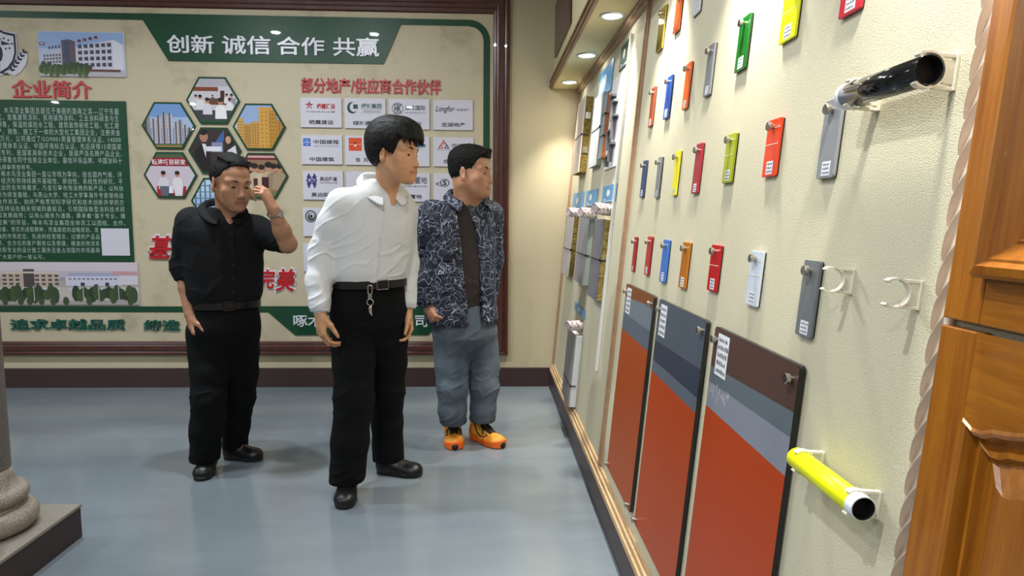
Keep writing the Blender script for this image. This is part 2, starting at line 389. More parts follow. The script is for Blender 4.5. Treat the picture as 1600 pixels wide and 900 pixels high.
# ------------------------------------------------------------------ green text panel
p0, p1 = (-2.6006, 0.9523), (-2.5991, 2.1136)
tx1 = p0[0]; tz0, tz1 = p0[1], p1[1]; tx0 = -4.6
t = thing('text_panel', 'glossy green panel of small white printed text, left of the hexagon photos', 'sign panel', at_back(tx0, tz0, .013))
b = MB(); b.box(0, tx1-tx0, 0, tz1-tz0, 0, .010); b.build('panel', MATS['green_print'], t, bevel=.002)
LINES = ['木鸟漆业集团总部位于美丽的渤海之滨---辽宁东戴', '区，是集建筑涂料、民用装饰涂料、工业涂料研发与生', '销售，保温防腐防水工程、建筑装饰装修工程、化工建', '产、销售、施工于一体的大型化工集团企业，注册资金', '0万元，公司通过了ISO9001质量管理体系认证、14000', '管理体系认证、中国环境标志认证、先后获得15项国家', '明专利，是国家高新技术企业，是葫芦岛名牌产品企业、', '获得重合同守信用企业单位、最佳环保品牌、中国涂料十', '品牌等荣誉称号。', '啄木鸟漆业集团一直以市场为导向，结合国内气候、环', '、经济形势持续展开基础性、原创性、系统性的研究，不', '推出符合市场需求，乃至引导市场消费的新产品；以科技', '新为研发基础，与燕山大学、哈工大学等海外专家保持战', '合作关系，始终严格贯彻科学研究和技术创新并举的方', '，坚持站在相关领域的最前沿，引领国际新型涂料技术研', '和发展趋势；以用心服务为通路，秉承着“基于专业，臻', '完美”的宗旨，啄木鸟漆业集团全体员工以团结、合作、', '勤奋、务实的进取精神，凭着超前的战略规划、准', '确的市场定位、先进的经营理念、过硬的产品品', '质、全方位的客户服务以及便捷、精准的物流系', '统和专业的设计施工服务迅速占领国内市场赢得', '广大客户的一致认可。']
XR = [188, 188, 188, 190, 191, 192, 193, 193, 53, 193, 194, 195, 195, 196, 197, 198, 198, 156, 158, 158, 158, 72]
XL = [10, 0, 0, 0, 0, 0, -2, 0, 0, 6, -2, -2, 0, 0, -4, 0, 0, 0, 0, 0, 0, 0]
b = MB()
for i, s in enumerate(LINES):
    yc = 172+i*(398.5-172)/21; h = 4.1
    if i == 20: h = 4.2
    def U(px, py):
        q0, q1 = (-3.4768, 2.3649), (-3.6117, 0.5132); w0, w1 = (-2.5804, 2.3795), (-2.6797, 0.5145)
        f_, g_ = (py-100)/400, px/200
        x = (q0[0]*(1-f_)+q1[0]*f_)*(1-g_)+(w0[0]*(1-f_)+w1[0]*f_)*g_
        z = (q0[1]*(1-f_)+q1[1]*f_)*(1-g_)+(w0[1]*(1-f_)+w1[1]*f_)*g_
        return x-tx0, z-tz0
    (xa, za), (xb, zb) = U(XL[i], yc+h-(.9 if XL[i] < 5 else .5)), U(XR[i], yc-h)
    b.text(s, (xa, xb, (za), (zb)), .0104, bold=-.004, space=1.22)
b.build('lettering', MATS['letter_small'], t)
q0, q1 = (-2.8257, 0.9987), (-2.6248, 1.1986)
t = thing('blank_card', 'plain white square card on the corner of the green text panel', 'card', at_back(q0[0], q0[1], .0235))
b = MB(); b.box(0, q1[0]-q0[0], 0, q1[1]-q0[1], 0, .004); b.build('card', MATS['white_acrylic'], t, bevel=.001)

# ------------------------------------------------------------------ printed photographs
rnd = random.Random(4)
def hexa(r, sx=1.0): return [(r*math.cos(math.radians(60*i))*sx, r*math.sin(math.radians(60*i))) for i in range(6)]
def clip(poly, r):
    """clip a polygon to the hexagon"""
    H = hexa(r)
    for i in range(6):
        a, c = H[i], H[(i+1) % 6]; out = []
        ins = lambda p: (c[0]-a[0])*(p[1]-a[1])-(c[1]-a[1])*(p[0]-a[0])
        for j in range(len(poly)):
            p, q = poly[j-1], poly[j]; dp, dq = ins(p), ins(q)
            if (dp >= 0) != (dq >= 0):
                s = dp/(dp-dq); out.append((p[0]+(q[0]-p[0])*s, p[1]+(q[1]-p[1])*s))
            if dq >= 0: out.append(q)
        poly = out
        if len(poly) < 3: return None
    return poly
class Pic(MB):
    def __init__(s, r=None): super().__init__(); s.r = r; s.z = .0
    def poly(s, pts, c, clipped=True):
        pts = [tuple(p) for p in pts]
        a = sum(pts[i-1][0]*pts[i][1]-pts[i][0]*pts[i-1][1] for i in range(len(pts)))
        if a < 0: pts = pts[::-1]
        if s.r: pts = clip(pts, s.r)
        if not pts: return
        s.z += .00004; s.flat(pts, .0005+s.z, lin(c))
    def r4(s, x0, x1, y0, y1, c): s.poly([(x0, y0), (x1, y0), (x1, y1), (x0, y1)], c)
    def oval(s, x, y, rx, ry, c, n=14): s.poly([(x+rx*math.cos(2*math.pi*i/n), y+ry*math.sin(2*math.pi*i/n)) for i in range(n)], c)
    def figure(s, x, y, h, top, hair='#1c1718', skin='#b58468'):
        s.poly([(x-h*.28, y), (x-h*.25, y+h*.52), (x-h*.1, y+h*.66), (x+h*.1, y+h*.66), (x+h*.25, y+h*.52), (x+h*.28, y)], top)
        s.oval(x, y+h*.82, h*.13, h*.17, skin); s.oval(x, y+h*.9, h*.14, h*.11, hair)
def hexphoto(px_c, paint, label):
    cx, cz = px_c
    t = thing('hexagon_photo', label, 'photo plaque', at_back(cx, cz, .014), 'hexagon photos on the board')
    R = .192
    b = MB(); b.prism(hexa(R), 0, .014); b.build('plaque', MATS['green_print'], t, bevel=.001)
    p = Pic(R-.016); paint(p); p.build('photo', MATS['print'], t, Matrix.Translation((0, 0, .014)))
def towers(p):
    p.r4(-.2, .2, -.2, .2, '#6f93c8'); p.r4(-.2, .2, -.02, .06, '#9db4d2')
    for x, w, h, c in ((-.16, .06, .13, '#8c8480'), (-.105, .03, .04, '#b6b1b4'), (-.07, .034, .06, '#b4aeb2'), (-.03, .035, .085, '#a8a2a8'), (.012, .035, .08, '#bdb6b8'), (.055, .03, .02, '#b9b3b6'), (.085, .03, .035, '#a49ea4'), (.12, .03, .0, '#b4aeb2'), (.15, .04, -.02, '#9a949a')):
        p.r4(x-w/2, x+w/2, -.16, h, c); p.r4(x-w*.18, x+w*.12, -.14, h+.008, '#4a3f4c')
        for k in range(8): p.r4(x-w/2, x-w*.2, -.13+k*(h+.12)/8, -.125+k*(h+.12)/8, '#8b8490')
    p.r4(-.2, .2, -.2, -.13, '#55683f'); p.r4(-.2, .2, -.16, -.145, '#b98a4a')
def meeting(p):
    p.r4(-.2, .2, -.2, .2, '#c3bec6'); p.r4(-.2, .2, .1, .2, '#a9a4ae'); p.r4(-.14, .04, .065, .095, '#7a3a22')
    p.r4(.055, .085, 0, .07, '#3a1c1e'); p.r4(-.2, .2, -.2, -.07, '#3d3a40'); p.r4(-.03, .16, -.03, .015, '#6b3a20')
    for x, y, h, c in ((-.12, -.03, .07, '#c8c4cc'), (-.09, -.06, .1, '#d6d2d8'), (-.04, -.1, .12, '#cfcbd4'), (.1, -.02, .07, '#d8d4da'), (.135, -.03, .08, '#8f94a0'), (.055, -.13, .15, '#e4e2e6'), (.12, -.07, .09, '#dcd9de'), (.0, -.01, .05, '#4a4650')):
        p.figure(x, y, h, c)
    p.r4(-.2, .2, -.2, -.135, '#2a4a36')
def yellow_block(p):
    p.r4(-.2, .2, -.2, .2, '#8fa6cc'); p.r4(-.2, .2, -.1, .02, '#b0b9cb')
    for x0, x1, h, c in ((-.16, -.11, .06, '#c69a52'), (-.11, -.06, .02, '#b98a44'), (-.06, .0, .035, '#c08f46'), (.0, .1, .14, '#c8963f'), (.07, .13, .12, '#b5832f'), (.13, .2, .05, '#a97a34')):
        p.r4(x0, x1, -.17, h, c)
        for k in range(9):
            for j in range(3):
                xx = x0+(x1-x0)*(.2+.3*j); y = -.14+k*(h+.13)/9
                p.r4(xx, xx+.006, y, y+.009, '#5e4320')
def handover(p):
    p.r4(-.2, .2, -.2, .2, '#37292c'); p.poly([(.0, .05), (.07, .15), (.07, .08), (.03, .02)], '#3c5f9c'); p.r4(-.02, .06, -.01, .06, '#7f86a4')
    p.poly([(-.17, -.2), (-.14, 0), (-.09, .05), (-.04, .03), (-.02, -.2)], '#181519'); p.poly([(-.09, .05), (-.06, .045), (-.065, -.05)], '#d8d5da')
    p.oval(-.075, .1, .03, .04, '#a87860'); p.oval(-.078, .132, .034, .022, '#191416')
    p.poly([(.06, -.2), (.06, .0), (.1, .05), (.15, .02), (.17, -.2)], '#2a2024'); p.oval(.105, .08, .024, .032, '#c0937c'); p.oval(.118, .09, .03, .05, '#1d1517'); p.oval(.1, .078, .02, .028, '#c0937c')
    p.r4(-.06, .05, -.005, .03, '#d9d8e2'); p.poly([(.09, .0), (.15, .04), (.16, -.03), (.1, -.03)], '#d2cfd3')
def banner_pair(p):
    p.r4(-.2, .2, -.2, .2, '#c5b9c6'); p.r4(-.2, .2, .065, .125, '#97112c'); p.r4(-.2, .2, -.2, -.13, '#3c3a3a')
    p.r4(-.2, .2, .125, .2, '#4a5a40')
    for x, c, e in ((-.05, '#cfcad2', .05), (.05, '#d9d4dc', -.05)):
        p.r4(x-.05, x+.03, -.15, -.08, '#a51322') if e > 0 else p.r4(x-.03, x+.06, -.15, -.08, '#a51322')
        p.figure(x, -.1, .13, c); p.poly([(x-.02, -.15), (x-.03, -.08), (x+.04, -.08), (x+.03, -.15)], '#5b5f70' if e > 0 else '#d8d4dc')
    p.r4(-.012, .012, -.13, -.08, '#e2e2ea')
    k = MB(); k.text('粒漆项目研发', (-.125, .115, .074, .114), .006, c=lin('#e8d6dc'), bold=.02); p.v, p.f, p.c = p.v, p.f, p.c
    p.raw(k.v, k.f, lin('#e8d6dc'))
def stage(p):
    p.r4(-.2, .2, -.2, .2, '#8c6a50'); p.r4(-.2, .2, .115, .2, '#6a1c28'); p.r4(-.1, .1, .13, .145, '#c8a0a0'); p.r4(-.2, .2, -.2, -.12, '#6d6a3c')
    for x, h, c in ((-.09, .2, '#1c1a20'), (-.05, .19, '#b9a78c'), (.0, .18, '#c4b59a'), (.05, .2, '#b6a488'), (.085, .19, '#8f7c64'), (.13, .19, '#a08a70')): p.figure(x, -.1, h, c)
    p.r4(.0, .05, -.11, -.01, '#3c1018'); p.r4(-.06, -.03, -.11, -.02, '#4a161c')
def plant(p):
    p.r4(-.2, .2, -.2, .2, '#9fb6dc'); p.r4(-.2, .2, .05, .2, '#b8c8e4')
    for k in range(9): p.r4(-.16+k*.035, -.15+k*.035, -.17, .12+.03*(k % 3), '#3c6470')
    for k in range(6): p.r4(-.2, .2, -.12+k*.045, -.112+k*.045, '#55808c')
    p.r4(-.2, .2, -.2, -.12, '#486a44')
hexphoto((-1.9785, 2.1269), meeting, 'hexagon photo of a meeting, topmost of the seven')
hexphoto((-2.3023, 1.9447), towers, 'hexagon photo of grey tower blocks under blue sky')
hexphoto((-1.6536, 1.9438), yellow_block, 'hexagon photo of yellow ochre apartment towers')
hexphoto((-1.9789, 1.7692), handover, 'hexagon photo of two people in dark suits, at the middle of the seven')
hexphoto((-2.3051, 1.5897), banner_pair, 'hexagon photo of two seated people beneath a red banner')
hexphoto((-1.6465, 1.5915), stage, 'hexagon photo of a group on a stage beside the raised hand')
hexphoto((-1.9746, 1.4059), plant, 'pale blue hexagon photo mostly behind the head of the black-shirted man')

def photo_panel(name, a, c, label, paint):
    w, h = c[0]-a[0], c[1]-a[1]
    t = thing(name, label, 'photo panel', at_back(a[0], a[1], .014))
    b = MB(); b.box(0, w, 0, h, 0, .010); b.build('plaque', MATS['white_acrylic'], t, bevel=.002)
    p = Pic(); paint(p, w, h); p.build('photo', MATS['print'], t, Matrix.Translation((0, 0, .010)))
def office(p, w, h):
    p.r4(.004, w-.004, .004, h-.004, '#8ba4cf'); p.r4(.004, w-.004, .004, h*.62, '#a9b7d2')
    # long facade in perspective: left wing, tower, right wing, end wall
    p.poly([(.04*w, .22*h), (.04*w, .47*h), (.27*w, .58*h), (.27*w, .2*h)], '#b9b6c6')
    p.poly([(.43*w, .2*h), (.43*w, .66*h), (.86*w, .83*h), (.86*w, .12*h)], '#c3c0d0')
    p.poly([(.86*w, .12*h), (.86*w, .84*h), (.985*w, .72*h), (.985*w, .16*h)], '#d0cedb')
    p.poly([(.27*w, .22*h), (.27*w, .8*h), (.35*w, .83*h), (.43*w, .78*h), (.43*w, .2*h)], '#5b4a58'); p.poly([(.3*w, .3*h), (.3*w, .78*h), (.36*w, .8*h), (.36*w, .3*h)], '#3c4660')
    for r in range(4):
        for k in range(6):
            q = .46+k*.068; y = (.22+r*.135)*h*(1+.23*(q-.43)); p.poly([(q*w, y), (q*w, y+.075*h), ((q+.045)*w, y+.085*h), ((q+.045)*w, y-.004*h)], '#3a3f56')
    for r in range(3):
        for k in range(6): q = .06+k*.035; y = (.28+r*.075+.03*k/6)*h; p.r4(q*w, (q+.02)*w, y, y+.045*h, '#43485e')
    for k in range(4): p.r4((.46+k*.065)*w, (.50+k*.065)*w, (.7+.027*k)*h+.02, (.76+.027*k)*h+.02, '#6a3038')
    for k in range(4): p.r4((.12+k*.038)*w, (.14+k*.038)*w, (.6+.01*k)*h, (.66+.01*k)*h, '#4a4a58')
    p.poly([(.004, .004), (.004, .2*h), (.6*w, .16*h), (w-.004, .1*h), (w-.004, .004)], '#b0adb4')
    for k in range(26): p.oval((.03+.022*k)*w, (.2+.05*math.sin(k*2.1))*h-.04*h, .035*w, (.1+.04*math.sin(k*1.7))*h, ['#37502a', '#2c4326', '#4a6030'][k % 3])
    for k in range(18): p.oval((.56+.022*k)*w, .14*h, .012*w, .03*h, ['#6a3032', '#50402a'][k % 2])
    p.oval(.05*w, .72*h, .035*w, .035*h, '#6a3a58'); p.oval(.05*w, .72*h, .02*w, .02*h, '#c0a8c0')
photo_panel('photo_panel', (-3.1884, 2.2803), (-2.587, 2.5932), 'photo panel of a white four-storey office building beside the bird emblem', office)
def panorama(p, w, h):
    p.r4(0, w, .004, h-.003, '#c8bcc4'); p.r4(0, w, .5*h, .8*h, '#b8adb6'); s = w/ .9765 if False else 1
    X = lambda px: w*(px+170)/387.0
    p.r4(0, w, .42*h, .6*h, '#a8a09c')
    for k in range(27): p.r4(X(-170+k*14), X(-162+k*14), .58*h, (.62+.03*(k % 3))*h, '#9c929a')
    p.r4(X(6), X(92), .42*h, .78*h, '#b9a596'); p.r4(X(40), X(57), .42*h, .84*h, '#4a4248'); p.r4(X(4), X(94), .74*h, .78*h, '#c8b9ae')
    for r in range(3):
        for k in range(9):
            x = 8+k*10
            if 36 < x < 57: continue
            p.r4(X(x), X(x+6), (.47+r*.095)*h, (.52+r*.095)*h, '#4c4550')
    p.r4(X(105), X(192), .45*h, .68*h, '#c4c2d2'); p.poly([(X(105), .68*h), (X(112), .75*h), (X(188), .75*h), (X(192), .68*h)], '#9aa0bc')
    p.r4(X(188), X(217), .48*h, .7*h, '#c9c4ce'); p.poly([(X(176), .72*h), (X(180), .8*h), (X(217), .78*h), (X(217), .7*h)], '#c08f98')
    for k in range(11): p.r4(X(110+k*7), X(114+k*7), .6*h, .63*h, '#56607c')
    p.r4(X(128), X(134), .45*h, .53*h, '#30343c'); p.r4(X(166), X(172), .45*h, .53*h, '#30343c')
    p.r4(0, w, .004, .12*h, '#a39a96'); p.poly([(X(90), .1*h), (X(96), .42*h), (X(107), .42*h), (X(118), .1*h)], '#b8b0ac')
    for k in range(60):
        x = -168+k*6.4
        if 92 < x < 114: continue
        p.oval(X(x), (.27+.05*math.sin(k*2.3))*h, .016*w, (.15+.04*math.sin(k*1.3))*h, ['#33452c', '#2a3b27', '#40512f', '#394a33'][k % 4])
    for x in (10, 34, 48, 66, 84, 104, 140, 204): p.oval(X(x), .1*h, .012*w, .1*h, '#3d4c33')
    for x in (55, 131, 155, 186): p.r4(X(x), X(x+1), .1*h, .46*h, '#c9c6c4')
photo_panel('photo_panel', ((-4.3832, 0.6221)[0], (-3.3259, 0.6292)[1]), (-2.5775, 0.9477), 'wide panorama photo panel of a factory yard below the green text panel', panorama)

# ------------------------------------------------------------------ shield emblem with the bird
e0 = (-3.4655, 2.276)
t = thing('shield_emblem', 'shield emblem with a bird and laurel sprigs, beside the office photo', 'emblem', at_back(e0[0], e0[1], .014))
def EM(px, py):   # emblem drawing, one unit is about 7 mm of the board
    return ((px-4)*.00471, (120-py)*.00476)
def mir(pts): return pts+[(8-x, y) for x, y in reversed(pts)]
b = MB()
sh = [(4, 48), (14, 54), (31, 57), (31, 85), (27, 100), (19, 110), (7, 119)]
b.prism([EM(*q) for q in mir(sh)], 0, .006)
for sgn in (1, -1): b.prism([EM(4+sgn*(q[0]-4), q[1]) for q in ((14, 114), (24, 103), (36, 84), (43, 83), (46, 90), (42, 103), (34, 113), (25, 119))], 0, .006)
b.build('emblem_plate', MATS['white_acrylic'], t)
p = Pic(); p.z = .006
navy = '#1d1b33'
rim = [(4, 50), (14, 55.5), (30, 58.5), (30, 85), (26, 99), (18, 109), (6, 117)]; rin = [(4, 54), (14, 59), (27, 61.5), (27, 85), (23, 97), (15.5, 106.5), (5, 113)]
for i in range(len(rim)-1):
    for sgn in (1, -1):
        f_ = lambda q: EM(4+sgn*(q[0]-4), q[1])
        p.poly([f_(rim[i]), f_(rim[i+1]), f_(rin[i+1]), f_(rin[i])], navy)
p.poly([EM(*q) for q in ((-8, 76), (0, 73), (6, 75), (9, 80), (10, 88), (8, 96), (3, 101), (-4, 103), (-10, 98), (-11, 86))], navy)
p.poly([EM(*q) for q in ((-1, 101), (5, 101), (4, 113), (-1, 113))], '#a8502c')
p.oval(*EM(2, 69), .035, .034, navy); p.oval(*EM(4.5, 70), .022, .024, '#c9c6d2'); p.oval(*EM(4.7, 69), .008, .008, navy)
p.poly([EM(*q) for q in ((8.5, 68.5), (23, 73), (9, 75))], navy)
for sgn in (1, -1):
    for k in range(6):
        u = k/5; cx, cy = 20+20*u, 112-26*u; f_ = lambda x, y: EM(4+sgn*(x-4), y)
        for d in (-1, 1):
            an = math.radians(52+d*34+sgn*0); ex, ey = math.cos(an), -math.sin(an)
            p.poly([f_(cx+ex*a_-ey*b_*d, cy+ey*a_+ex*b_*d) for a_, b_ in ((0, 0), (2.2, 1.7), (4.6, 1.6), (7, 0), (4.6, -1.4), (2.2, -1.3))], navy)
    p.poly([EM(4+sgn*(x-4), y) for x, y in ((2, 113), (17, 117), (16, 118.5), (2, 115))], navy)
for x, y in ((13, 65), (19.5, 67.5), (24.5, 72.5), (20.5, 79), (15, 80)): p.oval(*EM(x, y), .007, .007, navy, 6)
p.build('emblem_print', MATS['print_matt'], t)

# ------------------------------------------------------------------ partner plaques
K0, K1 = '#26242e', '#3a3844'
def plaque(col, row, name, logo, label):
    x0p = [471, 540, 609, 677][col]; y0p = [154, 211, 268, 325, 382][row]+[0, 1, 2, 3.5][col]
    a, c = PLQ[row][col]
    w, h = c[0]-a[0], c[1]-a[1]
    t = thing('partner_plaque', label, 'plaque', at_back(a[0], a[1], .014), 'white partner plaques on the board')
    b = MB(); b.box(0, w, 0, h, 0, .012); b.build('plate', MATS['white_acrylic'], t, bevel=.0015)
    if name or logo:
        p = Pic(); p.z = .0
        if logo: logo(p, w, h)
        if name:
            n = len(name); ww = {2: .3, 3: .5, 4: .6}[n]*w
            p.text(name if n > 3 else '  '.join(name), ((w-ww)/2, (w+ww)/2, .1*h, .1*h+.15*h), .0009, lin(K0), bold=.018)
        p.build('print', MATS['print'], t, Matrix.Translation((0, 0, .012)))
def tx(p, s, x0, x1, y0, y1, c, w, h, bold=.02, shear=0): p.text(s, (x0*w, x1*w, y0*h, y1*h), .0008, lin(c), bold=bold, shear=shear)
def star(p, x, y, r, c, n=5, q=.42, rot=90):
    p.poly([(x+(r if i % 2 == 0 else r*q)*math.cos(math.radians(rot+180/n*i)), y+(r if i % 2 == 0 else r*q)*math.sin(math.radians(rot+180/n*i))) for i in range(2*n)], c)
def lg_star(p, w, h):
    star(p, .22*w, .74*h, .032, '#a8161f'); p.oval(.22*w, .7*h, .012, .01, '#c9c6d2'); p.oval(.22*w, .7*h, .008, .006, '#a8161f')
    tx(p, '栖霞建设', .4, .85, .62, .8, '#a8161f', w, h, .03); tx(p, '中国城市运营', .14, .84, .50, .55, K1, w, h, 0)
def lg_moon(p, w, h):
    p.oval(.19*w, .68*h, .038, .042, '#173f36'); p.oval(.23*w, .7*h, .03, .034, '#c9c6d2')
    for s in (45, 135, 225, 315): p.oval(.27*w+.011*math.cos(math.radians(s)), .72*h+.011*math.sin(math.radians(s)), .0095, .0095, '#173f36')
    tx(p, '绿城集团', .41, .9, .66, .83, '#1e4a40', w, h); p.r4(.41*w, .9*w, .635*h, .642*h, '#1e4a40'); tx(p, 'GREENTOWN', .45, .86, .54, .6, '#1e4a40', w, h, 0); p.r4(.41*w, .9*w, .515*h, .522*h, '#1e4a40')
def lg_ring(p, w, h):
    x, y = .22*w, .68*h
    for i in range(24):
        t0, t1 = 2*math.pi*i/24, 2*math.pi*(i+1)/24
        for ra, rb in ((.038, .042),): p.poly([(x+ra*math.cos(t0), y+ra*math.sin(t0)), (x+rb*math.cos(t0), y+rb*math.sin(t0)), (x+rb*math.cos(t1), y+rb*math.sin(t1)), (x+ra*math.cos(t1), y+ra*math.sin(t1))], K0)
    tx(p, 'HK', .14, .31, .57, .79, K0, w, h, .03); p.r4(.13*w, .32*w, .8*h, .82*h, K0); p.r4(.13*w, .32*w, .53*h, .55*h, K0)
    tx(p, '香江国际', .40, .9, .63, .79, '#3c4a46', w, h); tx(p, 'HKI PROPERTIES LTD', .4, .9, .52, .57, K1, w, h, 0)
def lg_script(p, w, h): tx(p, 'Longfor', .06, .54, .55, .8, K0, w, h, .01, .3); tx(p, '龙湖地产', .58, .9, .63, .72, K1, w, h, 0)
def lg_square(p, w, h):
    p.r4(.05*w, .23*w, .62*h, .88*h, '#2d5fb8'); p.r4(.07*w, .21*w, .73*h, .76*h, '#c9d0e4'); p.r4(.09*w, .19*w, .8*h, .83*h, '#8fa6dc'); p.r4(.09*w, .19*w, .66*h, .69*h, '#8fa6dc')
    tx(p, '中国建筑', .3, .93, .69, .84, K1, w, h); tx(p, 'CHINA STATE CONSTRUCTION', .3, .93, .6, .64, K1, w, h, 0)
def lg_orange(p, w, h):
    p.r4(.09*w, .41*w, .48*h, .92*h, '#d2491d'); p.r4(.1*w, .4*w, .695*h, .705*h, '#e8d8d0'); p.poly([(.21*w, .77*h), (.29*w, .77*h), (.25*w, .7*h)], '#2a1a18'); p.poly([(.21*w, .63*h), (.29*w, .63*h), (.25*w, .7*h)], '#f0e8e4')
    tx(p, 'K', .47, .54, .74, .9, K0, w, h); tx(p, '佳兆', .47, .75, .5, .68, K0, w, h)
def lg_teal(p, w, h): tx(p, '集团', .68, .9, .62, .76, '#1c7090', w, h, .03); p.oval(.2*w, .7*h, .04, .04, '#1c7090')
def lg_tri(p, w, h):
    for dx, dy, c in ((0, .03, '#b01e28'), (-.022, 0, '#b01e28'), (.022, 0, '#3a3844')):
        x, y = .26*w+dx, .68*h+dy; p.poly([(x-.02, y-.014), (x+.02, y-.014), (x, y+.02)], c); p.poly([(x-.008, y-.008), (x+.008, y-.008), (x, y+.006)], '#d8d4dc')
    tx(p, '农工商', .45, .9, .65, .79, K0, w, h, .01); tx(p, 'JOIN RUN HOME', .08, .42, .54, .58, K1, w, h, 0)
def lg_hhh(p, w, h):
    n = '#3b2f6e'
    for x in (.15, .29): p.oval(x*w, .66*h, .012, .055, n); p.r4(x*w-.016, x*w+.016, .52*h, .56*h, n); p.r4(x*w-.016, x*w+.016, .78*h, .82*h, n)
    p.oval(.22*w, .67*h, .04, .022, n); p.oval(.22*w, .675*h, .026, .012, '#c9c6d2'); p.oval(.23*w, .67*h, .018, .008, n)
    tx(p, '昊远隆基', .42, .86, .65, .8, K1, w, h); tx(p, 'HAOYUANLONGJI', .42, .86, .55, .62, K1, w, h, .01)
def lg_land(p, w, h): tx(p, '华润置地', .3, .93, .62, .86, K1, w, h, .01); tx(p, '品质给城市更多改变', .2, .93, .5, .56, K1, w, h, 0)
def lg_planet(p, w, h):
    x, y = .28*w, .67*h
    p.oval(x, y, .034, .03, K0); p.oval(x, y, .027, .024, '#c9c6d2'); tx(p, 'S', .23, .33, .58, .76, K0, w, h, .04)
    p.poly([(x-.065, y-.014), (x-.06, y), (x-.03, y+.004), (x-.032, y-.002), (x-.052, y-.004), (x-.055, y-.012), (x-.02, y-.022), (x-.022, y-.027)], K0)
def lg_swirl(p, w, h):
    x, y = .2*w, .7*h; p.oval(x, y, .042, .045, '#20352f', 22); p.oval(x, y, .033, .036, '#c9c6d2', 22); p.oval(x+.002, y-.002, .028, .03, '#20352f', 20); p.oval(x+.004, y+.004, .019, .02, '#c9c6d2', 18); p.oval(x+.001, y, .013, .013, '#20352f', 14)
    tx(p, 'T', .4, .46, .72, .84, K0, w, h)
PLQ = [[((-1.3545, 1.9452), (-1.0567, 2.1584)), ((-1.0353, 1.9424), (-0.7374, 2.1583)), ((-0.7143, 1.9395), (-0.4164, 2.1583)), ((-0.3893, 1.9389), (-0.0984, 2.156))],
       [((-1.3544, 1.6786), (-1.0573, 1.8912)), ((-1.0357, 1.6773), (-0.7385, 1.8904)), ((-0.7153, 1.6712), (-0.4179, 1.8873)), ((-0.3907, 1.6723), (-0.0933, 1.8866))],
       [((-1.3494, 1.4206), (-1.0554, 1.6302)), ((-1.0336, 1.4162), (-0.7371, 1.6288)), ((-0.7137, 1.4118), (-0.4171, 1.6249)), ((-0.3896, 1.4097), (-0.093, 1.6235))],
       [((-1.3563, 1.15), (-1.0606, 1.3615)), ((-1.0386, 1.1497), (-0.7405, 1.3593)), ((-0.7169, 1.1469), (-0.4186, 1.3571)), ((-0.391, 1.1465), (-0.0926, 1.3549))],
       [((-1.3607, 0.886), (-1.061, 1.0968)), ((-1.0412, 0.8849), (-0.7414, 1.0963)), ((-0.72, 0.8839), (-0.4201, 1.0934)), ((-0.3923, 0.8804), (-0.0923, 1.0905))]]
plaque(0, 0, '栖霞建设', lg_star, 'white plaque with a red star mark, topmost of the first column')
plaque(1, 0, '绿城建设', lg_moon, 'white plaque with a green crescent and clover mark')
plaque(2, 0, '香江国际', lg_ring, 'white plaque with black letters inside a ring, above the white-shirted man')
plaque(3, 0, '龙湖地产', lg_script, 'white plaque with flowing script lettering in the top corner')
plaque(0, 1, '中国建筑', lg_square, 'white plaque with a blue square mark')
plaque(1, 1, '佳兆业', lg_orange, 'white plaque with an orange square mark behind the white-shirted man')
plaque(2, 1, None, lg_teal, 'white plaque with teal letters behind the face of the white-shirted man')
plaque(3, 1, '农工商', lg_tri, 'white plaque with red and black triangles above the man in the jacket')
plaque(0, 2, '昊远隆基', lg_hhh, 'white plaque with a blue violet double H mark')
plaque(1, 2, None, None, 'blank part of a white plaque behind the shoulder of the white shirt')
plaque(2, 2, '华润置地', lg_land, 'white plaque with grey lettering below the chin of the white-shirted man')
plaque(3, 2, None, lg_planet, 'white plaque with a ringed planet mark beside the jacket collar')
plaque(0, 3, None, lg_swirl, 'white plaque with a dark green swirl mark')
plaque(2, 3, None, None, 'white plaque showing a sliver between white shirt and patterned jacket')
plaque(0, 4, '拜耳', None, 'white plaque half covered by the white sleeve, lowest of the first column')
# ================================================================== SAMPLE WALL (right)
def at_right(a, b, off=0): return MR @ Matrix.Translation((a, b, off))
SPEC = [  # name of the look, colour, lower-left (a, b), width, height, finish, grooves, label
]
def knob(mb, x, y, z, r=.0105, l=.016):
    mb.lathe([(r*.55, z), (r*.55, z+l*.45), (r, z+l*.5), (r, z+l*.9), (r*.86, z+l), (.0005, z+l)], (x, y, 0), 'z', 20)
def sticker_marks(mb, x0, x1, y0, y1, z, rows, rnd):
    mb.rect(x0, x1, y0, y1, z, lin('#dcdce0'))
    hgt = (y1-y0)/(rows*1.6+.6)
    for r in range(rows):
        x = x0+(x1-x0)*.1; yb = y1-(r+1)*hgt*1.6
        while x < x1-(x1-x0)*.14:
            ww = (x1-x0)*rnd.uniform(.05, .12)
            mb.rect(x, min(x+ww, x1), yb, yb+hgt*rnd.uniform(.6, 1), z+.0001, lin('#4a4a58')); x += ww+(x1-x0)*.045
